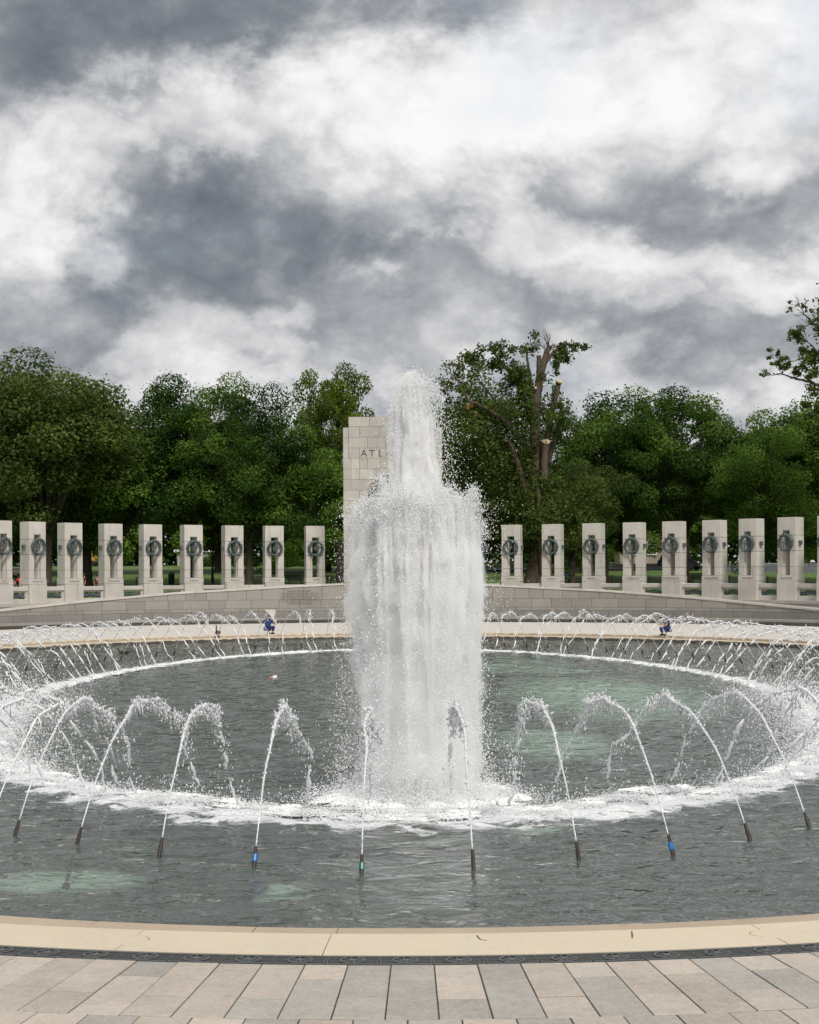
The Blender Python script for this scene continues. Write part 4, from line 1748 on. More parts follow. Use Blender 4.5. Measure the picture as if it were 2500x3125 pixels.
# the rest of the ring
LAND = []
for x, y in NEAR:
    LAND.append((x, y))
w = math.asin(5.18 / RING_B)
rng = random.Random(77)
t = -PI / 2
pos_list = []
step_t = []
tt = -PI / 2 + math.atan2(5.18, 26)      # just a start, then walk along the ellipse
tt = -PI / 2 + math.asin(5.18 / RING_B)
while tt < PI / 2 * 3 - math.asin(5.42 / RING_B) - 0.02:
    tt += 1.30 / math.hypot(RING_B * math.sin(tt), RING_A * math.cos(tt))
    if tt > PI / 2 * 3 - math.asin(5.42 / RING_B) - 0.02:
        break
    pos_list.append((RING_B * math.cos(tt), RING_C + RING_A * math.sin(tt)))
for k, (x, y) in enumerate(pos_list):
    LAND.append((x, y))
    wx = AX0 - AXR * y + x
    if abs(wx) > 0.266 * y + 5.5:
        continue
    add_jet(x, y, FAR_VAR[rng.randrange(7)], 'thin arching water jet in the distant curve of the ring of jets', 'jets of the far ring')

# ------------------------------------------------------------------ splashes where the jets fall: one band of foam
rs = np.random.RandomState(8)
PP, SZ = [], []
for x, y in LAND:
    wx = AX0 - AXR * y + x
    ty = RING_C + (y - RING_C) * 0.46
    d = Vector((-x, ty - y)).normalized()
    c = Vector((x, y)) + d * 3.95
    near = y < 24
    cw = AX0 - AXR * c.y + c.x
    if abs(cw) > 0.266 * c.y + 2.0:
        continue
    n = 2600 if near else (1100 if y < 45 else 260)
    sidefac = min(1.0, max(0.0, (abs(c.x) - 6.0) / 3.0)) * min(1.0, max(0.0, (46 - c.y) / 8.0))
    along = rs.normal(0, 0.42, n)
    across = rs.normal(0, 0.16 + 0.30 * sidefac, n) - 0.12
    tx, ty2 = -d.y, d.x
    px = c.x + along * tx + across * d.x
    py = c.y + along * ty2 + across * d.y
    hgt = np.abs(rs.normal(0, 0.040 + 0.03 * sidefac, n)) * np.exp(-(along / 0.5) ** 2)
    P = np.stack([px, py, hgt + 0.004], 1)
    r = np.clip(rs.lognormal(math.log(0.0055 if near else 0.009), 0.45, n), 0.003, 0.015)
    S = np.stack([r * 1.3, r * 1.3, r * 0.75], 1)
    PP.append(P)
    SZ.append(S)
    # drops thrown up above the splash
    n2 = 220 if near else (700 if sidefac > 0.2 and y < 48 else 40)
    P2 = np.stack([c.x + rs.normal(0, 0.5 + 0.5 * sidefac, n2), c.y + rs.normal(0, 0.35 + 0.5 * sidefac, n2), np.abs(rs.normal(0, 0.14 + 0.42 * sidefac, n2))], 1)
    r2 = np.clip(rs.lognormal(math.log(0.0050 if y < 30 else 0.0075), 0.45, n2), 0.0025, 0.012)
    PP.append(P2)
    SZ.append(np.stack([r2, r2, r2 * 1.5], 1))
m = MB()
for k, (x, y) in enumerate(LAND):
    ty = RING_C + (y - RING_C) * 0.46
    d = Vector((-x, ty - y)).normalized()
    c = Vector((x, y)) + d * 3.9
    if abs(AX0 - AXR * c.y + c.x) > 0.266 * c.y + 2.0:
        continue
    for q in range(3):
        ox, oy = rng.uniform(-0.5, 0.5), rng.uniform(-0.16, 0.16)
        a_, b_, h_ = rng.uniform(0.22, 0.46), rng.uniform(0.08, 0.18), rng.uniform(0.025, 0.06)
        mt = Matrix(((-d.y, d.x, 0, c.x - d.y * ox + d.x * oy), (d.x, d.y, 0, c.y + d.x * ox + d.y * oy), (0, 0, 1, 0.005), (0, 0, 0, 1)))
        vs = []
        for i in range(7):
            p_ = PI / 2 * i / 6
            for j in range(14):
                w = 2 * PI * j / 14
                f = 1 + 0.8 * mnoise.noise(Vector((math.cos(w) * 2.6 + k * 3.1, math.sin(w) * 2.6 + q * 5.7, i * 0.9)))
                vs.append(mt @ Vector((a_ * math.cos(p_) * math.cos(w) * f, b_ * math.cos(p_) * math.sin(w) * f, h_ * math.sin(p_) * f)))
        fs = [(i * 14 + j, i * 14 + (j + 1) % 14, (i + 1) * 14 + (j + 1) % 14, (i + 1) * 14 + j) for i in range(6) for j in range(14)]
        fs.append(tuple(range(13, -1, -1)))
        m.add(vs, fs)
tag(m.build('splash_froth', M['core'], None, True, True), 'soft white froth low over the water where the thin jets fall', 'froth', kind='stuff')
fo = scatter('foam_ring', np.concatenate(PP), np.concatenate(SZ), mem=True)
tag(fo, 'white foam and splashes in a ring where the thin jets fall', 'foam', kind='stuff')


# ------------------------------------------------------------------ central fountain
def build_fountain():
    root = empty('central_fountain', (FOUNT[0], FOUNT[1], 0), 0, mem=True)
    tag(root, 'tall white fountain column in the pool with higher plume rising from its middle', 'fountain')
    rs = np.random.RandomState(4)
    rng = random.Random(4)
    # nozzles seen through the spray at the foot
    for k in range(9):
        w = 2 * PI * k / 9 + 0.35
        m = MB()
        r = 0.30 if k else 0.0
        x, y = r * math.cos(w), r * math.sin(w) - 0.25
        m.lathe([(0.05, -0.5), (0.05, 0.16), (0.035, 0.22), (0.035, 0.33), (0.028, 0.36)], 10, None, (x, y, 0))
        m.build('nozzle', M['pipe'], root)
    # white core
    def core(name, prof, cx, amp, seed, mat='mist'):
        m = MB()
        n, K = 48, 90
        z0, z1 = prof[0][0], prof[-1][0]
        vs = []
        for i in range(K + 1):
            z = z0 + (z1 - z0) * i / K
            for (a, ra), (b, rb) in zip(prof, prof[1:]):
                if z <= b + 1e-6:
                    r = ra + (rb - ra) * (z - a) / (b - a)
                    break
            for j in range(n):
                w = 2 * PI * j / n
                q = Vector((math.cos(w) * 2.2, math.sin(w) * 2.2, z * 0.6 + seed))
                f = 1 + amp * mnoise.noise(q) + amp * 0.7 * mnoise.noise(q * 2.7) + amp * 0.5 * mnoise.noise(q * 6.1) + amp * 0.35 * mnoise.noise(q * 14.0)
                vs.append((cx(z) + r * f * math.cos(w), r * f * math.sin(w), z))
        fs = [(i * n + j, i * n + (j + 1) % n, (i + 1) * n + (j + 1) % n, (i + 1) * n + j) for i in range(K) for j in range(n)]
        fs.append(tuple(range(K * n, K * n + n)))
        fs.append(tuple(range(n - 1, -1, -1)))
        m.add(vs, fs)
        return m.build(name, M[mat], root, True)
    core('water_column', [(0.24, 0.54), (0.6, 0.66), (1.4, 0.72), (2.4, 0.77), (3.2, 0.83), (3.75, 0.76), (4.15, 0.52), (4.4, 0.36)], lambda z: -0.06, 0.15, 3.0)
    core('plume', [(3.9, 0.42), (4.8, 0.38), (5.4, 0.35), (5.8, 0.33), (6.15, 0.28), (6.45, 0.20), (6.62, 0.08)], lambda z: -0.03 - 0.02 * (z - 4), 0.30, 9.0)
    core('inner_column', [(0.36, 0.30), (0.6, 0.40), (2.6, 0.48), (3.5, 0.50), (4.0, 0.36), (4.30, 0.14)], lambda z: -0.07, 0.05, 3.0, 'core')
    core('inner_plume', [(3.9, 0.20), (4.8, 0.19), (5.6, 0.16), (6.0, 0.10), (6.25, 0.03)], lambda z: -0.03 - 0.02 * (z - 4), 0.2, 9.0, 'core')
    core('falling_mist', [(0.04, 1.10), (0.25, 0.98), (0.8, 0.92), (2.0, 0.96), (3.2, 1.02), (3.8, 0.92), (4.15, 0.68), (4.4, 0.45)], lambda z: 0.0, 0.20, 13.0, 'thin_mist')
    # separate ropes of the stout jets, with pointed heads standing up out of the column
    heads = [(3.14, 0.90, 4.56, 0.14), (3.35, 0.74, 4.42, 0.17), (3.0, 0.72, 4.62, 0.12), (3.75, 0.66, 4.95, 0.11), (4.05, 0.80, 4.55, 0.17), (4.5, 0.80, 4.72, 0.16), (4.95, 0.78, 4.58, 0.18), (5.35, 0.70, 4.80, 0.15),
             (5.8, 0.72, 4.66, 0.15), (6.10, 0.86, 4.78, 0.08), (6.27, 0.92, 4.30, 0.12), (0.25, 0.80, 4.62, 0.15), (0.8, 0.75, 4.75, 0.17), (1.3, 0.8, 4.6, 0.17), (1.9, 0.75, 4.85, 0.17), (2.5, 0.8, 4.65, 0.17), (2.85, 0.92, 4.40, 0.13)]
    for k, (w, r, top, rad) in enumerate(heads):
        o = core('jet_head', [(0.9, rad * 0.12), (1.9, rad * 0.35), (2.9, rad * 0.8), (3.7, rad * 1.1), (top - 0.5, rad), (top - 0.22, rad * 0.72), (top - 0.06, rad * 0.42), (top, rad * 0.12)], lambda z: 0.0, 0.75, 20.0 + 7 * k)
        o.location = (r * math.cos(w) * 0.97, r * math.sin(w) * 0.97, 0)
    # low froth round the foot
    for k in range(22):
        w = 2 * PI * k / 22 + rng.uniform(-.2, .2)
        q = rng.uniform(0.75, 1.45)
        rr = rng.uniform(0.16, 0.36)
        o = core('foot_froth', [(0.0, rr), (0.02, rr * 0.9), (0.05, rr * 0.6), (0.08, rr * 0.15)], lambda z: 0.0, 0.9, 60.0 + 5 * k, 'core')
        o.location = (q * math.cos(w) * 1.15, q * math.sin(w), 0)
    P, S = [], []
    G = 9.81

    def jet(n, x0, y0, vx, vy, top, sig0, sig1, rmed, tmin=0.0, wind=0.0, tpow=1.0):
        v0 = math.sqrt(2 * G * top)
        T = 2 * v0 / G
        t = T * (tmin + (1 - tmin) * rs.rand(n) ** tpow)
        f = t / T
        hz = top * (1 - np.abs(rs.normal(0, 0.035, n)))
        z = v0 * t - 0.5 * G * t * t
        z = z * hz / top
        sp = sig0 + (sig1 - sig0) * f
        ph = np.floor(t * 9)
        cl = np.sin(ph * 12.9898 + x0 * 78.2) * 0.5
        x = x0 + vx * t + wind * f * f + rs.normal(0, 1, n) * sp + cl * sp * 0.6
        y = y0 + vy * t + rs.normal(0, 1, n) * sp
        z = z + rs.normal(0, 1, n) * sp * 0.8
        r = np.clip(rs.lognormal(math.log(rmed), 0.40, n), 0.0025, 0.0105)
        k = z > 0.0
        P.append(np.stack([x, y, z], 1)[k])
        S.append(np.stack([r, r, r * rs.uniform(1.0, 2.0, n)], 1)[k])
    # ring of stout jets making the wide column
    K = 13
    for k in range(K):
        w = 2 * PI * k / K + 0.2
        top = rng.uniform(4.45, 4.85)
        if k in (3, 4, 9):
            top += 0.22
        out = rng.uniform(0.20, 0.34)
        jet(3000, 0.30 * math.cos(w), 0.30 * math.sin(w), out * math.cos(w), out * math.sin(w), top, 0.06, 0.15, 0.0046)
        # torn sheets at the outside
        jet(1900, 0.34 * math.cos(w), 0.34 * math.sin(w), (out + 0.12) * math.cos(w), (out + 0.12) * math.sin(w), top - 0.15, 0.05, 0.11, 0.0062, 0.42)
    for (w, r, top, rad) in heads:
        n = 800
        zz = top - np.abs(rs.normal(0, 0.22, n)) + rs.normal(0, 0.05, n)
        P.append(np.stack([r * math.cos(w) * 1.03 + rs.normal(0, rad * 0.75, n), r * math.sin(w) * 1.03 + rs.normal(0, rad * 0.75, n), zz], 1))
        q = np.clip(rs.lognormal(math.log(0.0055), 0.45, n), 0.0025, 0.011)
        S.append(np.stack([q, q, q * 1.6], 1))
    # inner jets
    for k in range(5):
        w = 2 * PI * k / 5
        jet(2500, 0.12 * math.cos(w), 0.12 * math.sin(w), 0.12 * math.cos(w), 0.12 * math.sin(w), rng.uniform(4.6, 4.9), 0.10, 0.22, 0.0046)
    # tall central plume
    jet(20000, 0.0, 0.0, -0.03, 0.0, 6.58, 0.07, 0.14, 0.0045, 0.16, 0.10)
    jet(9000, 0.02, 0.0, 0.06, 0.0, 6.45, 0.10, 0.20, 0.0055, 0.30, 0.12)
    jet(5000, 0.0, 0.0, -0.12, 0.0, 6.2, 0.10, 0.20, 0.0055, 0.30, 0.0)
    # drops drifting off, more to the right
    n = 2600
    z = rs.uniform(0.4, 5.9, n)
    x = np.abs(rs.normal(0, 0.26, n)) + np.where(z > 4.6, 0.32, np.where(z > 2.6, 0.85, 0.68))
    P.append(np.stack([x, rs.normal(0, 0.5, n), z], 1))
    r = np.clip(rs.lognormal(math.log(0.0050), 0.4, n), 0.0025, 0.008)
    S.append(np.stack([r, r, r * 1.2], 1))
    n = 1200
    z = rs.uniform(0.4, 5.0, n)
    x = -np.abs(rs.normal(0, 0.25, n)) - np.where(z > 4.6, 0.40, np.where(z > 2.6, 0.92, 0.72))
    P.append(np.stack([x, rs.normal(0, 0.5, n), z], 1))
    r = np.clip(rs.lognormal(math.log(0.0050), 0.4, n), 0.0025, 0.008)
    S.append(np.stack([r, r, r * 1.2], 1))
    # boiling foot
    n = 16000
    w = rs.uniform(0, 2 * PI, n)
    q = np.abs(rs.normal(0.95, 0.42, n))
    hh = np.abs(rs.normal(0, 0.13, n)) * np.exp(-((q - 0.9) / 0.7) ** 2)
    P.append(np.stack([q * np.cos(w) * 1.12, q * np.sin(w) - 0.1, hh], 1))
    r = np.clip(rs.lognormal(math.log(0.0062), 0.45, n), 0.003, 0.014)
    S.append(np.stack([r * 1.2, r * 1.2, r * 0.9], 1))
    n = 9000
    w = rs.uniform(0, 2 * PI, n)
    q = 0.6 + np.abs(rs.normal(0, 0.42, n))
    P.append(np.stack([q * np.cos(w) * 1.1, q * np.sin(w), np.abs(rs.normal(0, 0.5, n))], 1))
    r = np.clip(rs.lognormal(math.log(0.0050), 0.45, n), 0.0025, 0.010)
    S.append(np.stack([r, r, r * 1.5], 1))
    scatter('spray', np.concatenate(P), np.concatenate(S), root)


build_fountain()


# ================================================================== TREES
def tint_attr(me, per_face, k):
    a = me.attributes.new('tint', 'FLOAT', 'POINT')
    a.data.foreach_set('value', np.repeat(per_face.astype(np.float32), k))


def leaves(name, C, tint, leaf, rs, up=0.5, out=None):
    """rhombic leaves at centres C (n,3)"""
    n = len(C)
    nrm = rs.normal(0, 1, (n, 3))
    if out is not None:
        nrm = nrm * 0.75 + out
    nrm[:, 2] += up
    nrm /= np.linalg.norm(nrm, axis=1, keepdims=True) + 1e-9
    a = np.cross(nrm, rs.normal(0, 1, (n, 3)))
    a /= np.linalg.norm(a, axis=1, keepdims=True) + 1e-9
    b = np.cross(nrm, a)
    L = leaf * rs.uniform(0.65, 1.35, (n, 1))
    Wd = L * rs.uniform(0.5, 0.75, (n, 1))
    V = np.stack([C - a * L, C + b * Wd + nrm * L * 0.18, C + a * L, C - b * Wd + nrm * L * 0.18], 1).reshape(-1, 3)
    F = np.arange(4 * n, dtype=np.int32).reshape(n, 4)
    me = np_mesh(name, V, F)
    tint_attr(me, tint, 4)
    return me


def crown(seed, rx, rz, zc, nl, leaf, lobes=60, gap=0.0, lobe_r=(0.15, 0.26), jag=0.12):
    rs = np.random.RandomState(seed)
    d = rs.normal(0, 1, (lobes, 3))
    d /= np.linalg.norm(d, axis=1, keepdims=True)
    d[:, 2] = np.abs(d[:, 2]) * np.where(rs.rand(lobes) < 0.72, 1, -0.85)
    q = rs.uniform(0.50, 0.93, lobes) * (1 + rs.normal(0, jag, lobes))
    c = d * q[:, None] * np.array([rx, rx, rz])
    c[:, 2] += zc
    lr = rs.uniform(*lobe_r, lobes) * rx
    # pointed upper sprigs
    wgt = lr ** 2
    idx = rs.choice(lobes, nl, p=wgt / wgt.sum())
    dd = rs.normal(0, 1, (nl, 3))
    dd /= np.linalg.norm(dd, axis=1, keepdims=True)
    rr = 1 - np.abs(rs.normal(0, 0.22, nl)) + np.where(rs.rand(nl) < 0.12, rs.uniform(0, 0.35, nl), 0)
    P = c[idx] + dd * (lr[idx] * rr)[:, None] * np.array([1.15, 1.15, 0.85])
    lt = rs.uniform(0.02, 0.85, lobes)
    tint = np.clip(lt[idx] + rs.normal(0, 0.11, nl), 0, 1)
    if gap:
        keep = rs.rand(nl) > gap
        P, tint, dd = P[keep], tint[keep], dd[keep]
    return leaves('crown', P, tint, leaf, rs, 0.55, dd * 1.1), c, lr


def trunk_mesh(seed, c, lr, zc, r0, spread=1.0, nl=14):
    rng = random.Random(seed)
    m = MB()
    fork = zc * 0.42
    pts = [(0, 0, -0.4), (0, 0, 0.1), (0.03, 0.02, 0.6), (0.05, 0, fork * 0.5), (rng.uniform(-.2, .2), rng.uniform(-.2, .2), fork)]
    m.tube(pts, [r0 * 1.8, r0 * 1.45, r0 * 1.08, r0 * 0.95, r0 * 0.85], 10)
    m.tube([pts[-1], (pts[-1][0] * 1.5, 0.1, zc * 0.8), (0.2, 0.2, zc * 1.25)], [r0 * 0.7, r0 * 0.45, r0 * 0.12], 7)
    for k in rng.sample(range(len(c)), min(nl, len(c))):
        e = Vector(c[k])
        s = Vector((pts[-1][0], pts[-1][1], fork * rng.uniform(0.75, 1.25)))
        md = s.lerp(e, 0.5) + Vector((rng.uniform(-.5, .5), rng.uniform(-.5, .5), rng.uniform(0.2, 1.0)))
        m.tube([s, md, e], [r0 * 0.42, r0 * 0.24, r0 * 0.06], 6)
        for q in range(3):
            f = md.lerp(e, rng.random()) + Vector((rng.uniform(-1, 1), rng.uniform(-1, 1), rng.uniform(0, 1.2)))
            m.tube([md.lerp(e, 0.3), f], [r0 * 0.12, r0 * 0.03], 5)
    return m.mesh('trunk')


VARS = []
for i, (rx, rz, zc, nl, leaf, lob, gap, jag) in enumerate([
        (6.6, 7.6, 10.2, 54000, 0.128, 90, 0.0, 0.14),
        (6.0, 8.2, 10.6, 60000, 0.112, 70, 0.0, 0.22),
        (7.0, 7.2, 9.6, 46000, 0.145, 76, 0.0, 0.18),
        (5.4, 8.0, 11.0, 34000, 0.130, 60, 0.0, 0.18),     # looser
        (6.4, 7.8, 10.0, 56000, 0.115, 92, 0.0, 0.22),
        (2.1, 2.6, 4.2, 5200, 0.135, 26, 0.0, 0.2)]):      # small lime sapling
    me, c, lr = crown(500 + i, rx, rz, zc, nl, leaf, lob, gap, (0.16, 0.28), jag)
    VARS.append((me, trunk_mesh(600 + i, c, lr, zc, 0.42 if i < 5 else 0.09)))


def tree(u, d, var, sc, sz, rot, label, leafmat='leaf', name='elm_tree', zoff=0.0):
    x = XU(u, d)
    root = empty(name, (x, d, ground_z(d) + zoff), rot)
    root.scale = (sc, sc, sz)
    tag(root, label, 'tree', 'trees on the lawn behind the pillars')
    t = link_mesh('trunk', VARS[var][1], M['bark'], root, True)
    me = VARS[var][0]
    if leafmat != 'leaf':
        me = me.copy()
        me.materials.clear()
    link_mesh('crown', me, M[leafmat], root)
    return root


# front rank (u = place along the picture, d = distance)
tree(95, 128, 0, 1.22, 1.10, 0.3, 'tallest dense olive green tree behind the TENNESSEE and LOUISIANA pillars', 'leaf_olive')
tree(-25, 131, 2, 1.05, 0.96, 1.9, 'broad dark tree at the end of the left pillar row')
tree(250, 133, 2, 0.98, 0.90, 2.2, 'round dark green tree behind the MISSISSIPPI pillar')
tree(400, 136, 1, 0.98, 0.99, 4.0, 'upright dark tree whose black trunk shows beside the pillar past MISSISSIPPI')
tree(185, 134, 2, 0.92, 0.86, 4.4, 'round dark tree between the tallest tree and the MISSISSIPPI pillar')
tree(525, 134, 4, 0.86, 1.0, 5.1, 'dense dark tree behind the MICHIGAN pillar')
tree(650, 133, 2, 0.72, 0.70, 0.9, 'low spreading dark tree behind the TEXAS pillar')
tree(716, 143, 3, 0.74, 1.06, 2.7, 'loose light green tree rising beside the pavilion on its left', 'leaf_lime')
tree(965, 134, 4, 0.80, 0.90, 3.3, 'dark tree behind the falling spray, on the right of the pavilion')
tree(1272, 137, 4, 0.98, 0.97, 1.2, 'round bright green tree behind the NEVADA pillar')
tree(1442, 136, 1, 1.0, 0.93, 2.9, 'broad dark tree behind the SOUTH DAKOTA pillar')
tree(1600, 129, 4, 0.72, 0.74, 0.4, 'lower dark tree behind the WYOMING pillar')
tree(1655, 138, 2, 0.84, 0.90, 3.7, 'dark round tree at the end of the right pillar row')
tree(1790, 134, 0, 1.0, 0.95, 5.6, 'dark tree half cut off by the picture edge beyond the right pillars')
tree(1205, 128, 4, 0.66, 0.60, 2.0, 'small olive tree with drooping branches, beside the broken tree', 'leaf_olive')
# rank behind, filling the wood
back = [(-60, 160, 1), (60, 163, 4), (180, 158, 0), (330, 160, 3), (460, 163, 0), (585, 158, 4), (690, 166, 2), (800, 160, 0), (905, 163, 1), (1010, 158, 2), (1120, 165, 0), (1190, 158, 4),
        (1350, 165, 2), (1515, 168, 4), (1590, 185, 0), (1730, 182, 1), (1850, 165, 2)]
BL = ['beyond the left end of the pillars', 'behind the tallest olive tree', 'far behind the TENNESSEE pillar', 'far behind the MISSISSIPPI pillar', 'far behind the third left pillar',
      'far behind the MICHIGAN pillar', 'far behind the TEXAS pillar', 'straight behind the pavilion', 'behind the pavilion and fountain plume', 'behind the spray right of the pavilion', 'behind the broken tree',
      'far behind the KANSAS pillar', 'far behind the COLORADO pillar', 'far behind the WASHINGTON pillar', 'far behind the WYOMING pillar', 'beyond the right end of the pillars', 'outside the right end of the pillars']
BACKLAB = {(b[0], b[1]): l for b, l in zip(back, BL)}
rng = random.Random(31)
for u, d, v in back:
    tree(u, d, v, rng.uniform(0.82, 0.98), rng.uniform(0.62, 0.76), rng.uniform(0, 6.2), 'dark tree in the second rank of the wood, %s' % BACKLAB[(u, d)])
# lime green saplings between the trunks
tree(1322, 146, 5, 0.95, 1.0, 0.4, 'slender lime green sapling with thin stakes, beside the COLORADO pillar', 'leaf_lime', 'sapling')
tree(448, 141, 5, 1.25, 1.35, 2.0, 'lime green young tree beside the black trunk past MICHIGAN', 'leaf_lime', 'sapling')
tree(12, 150, 5, 1.2, 1.2, 1.0, 'lime green bush behind the cut off pillar at the left end', 'leaf_lime', 'sapling')


# far hedge-like wood that closes the view under the crowns
rs = np.random.RandomState(91)
n = 60000
x = rs.uniform(-95, 100, n)
y = 205 + rs.uniform(-6, 10, n) + 3 * np.sin(x * 0.12)
top = 9.0 + 2.5 * np.sin(x * 0.21) + 1.5 * np.sin(x * 0.57 + 1)
z = 4.9 + rs.rand(n) ** 0.8 * top
keep = z > 0
C = np.stack([x, y, z], 1)[keep]
fw = link_mesh('far_wood', leaves('far_wood', C, np.clip(0.35 + 0.3 * np.sin(C[:, 0] * 0.4) + rs.normal(0, 0.18, len(C)), 0, 1), 0.46, rs), M['leaf'])
tag(fw, 'dark far edge of the wood closing the view under the crowns', 'woodland', kind='stuff')


# ------------------------------------------------------------------ the broken old tree and its limbs (pixel outlines give the shape, 118 m away)
def limb(m, pts, d, dy=None, n=9, jit=0.06, rng=None):
    """pts: (u, v, radius); dy: depth added from start to end"""
    dy = dy or [0] * len(pts)
    P = [PX(u, v, d) + Vector((0, q, 0)) for (u, v, r), q in zip(pts, dy)]
    # subdivide with a little wander
    out, rad = [], []
    for i in range(len(P) - 1):
        for k in range(4):
            t = k / 4
            p = P[i].lerp(P[i + 1], t)
            if rng and not (i == 0 and k == 0):
                p = p + Vector((rng.uniform(-jit, jit), rng.uniform(-jit, jit), rng.uniform(-jit, jit)))
            out.append(p)
            rad.append(0.82 * (pts[i][2] + (pts[i + 1][2] - pts[i][2]) * t))
    out.append(P[-1])
    rad.append(0.82 * pts[-1][2])
    m.tube(out, rad, n, True, 0.07, rng)
    return P


def leaf_cloud(blobs, d, leaf, rs, dens=1.0):
    """blobs: (u, v, ru, rv, count) in picture pixels at distance d -> leaf centres and tints"""
    C, T = [], []
    k = d / 3243.0
    for u, v, ru, rv, n in blobs:
        n = int(n * dens)
        nb = max(3, n // 70)
        sub = rs.normal(0, 0.5, (nb, 3))
        idx = rs.randint(0, nb, n)
        q = sub[idx] + rs.normal(0, 0.20, (n, 3))
        c = PX(u, v, d)
        C.append(np.stack([c.x + q[:, 0] * ru * k, c.y + q[:, 1] * max(ru, rv) * k, c.z + q[:, 2] * rv * k], 1))
        T.append(np.clip(rs.uniform(0.2, 0.8) + rs.normal(0, 0.18, n), 0, 1))
    return np.concatenate(C), np.concatenate(T)


def twigs(m, P, dirv, n, L, r, rng, depth=2):
    for _ in range(n):
        d = (Vector(dirv) + Vector((rng.uniform(-.6, .6), rng.uniform(-.6, .6), rng.uniform(-.4, .5)))).normalized()
        l = L * rng.uniform(0.5, 1.1)
        a = P
        b = a + d * l * 0.5 + Vector((rng.uniform(-.08, .08), 0, rng.uniform(-.08, .08)))
        c = a + d * l
        m.tube([a, b, c], [r, r * 0.7, r * 0.25], 4)
        if depth > 1:
            twigs(m, b, d, 2, l * 0.6, r * 0.55, rng, depth - 1)


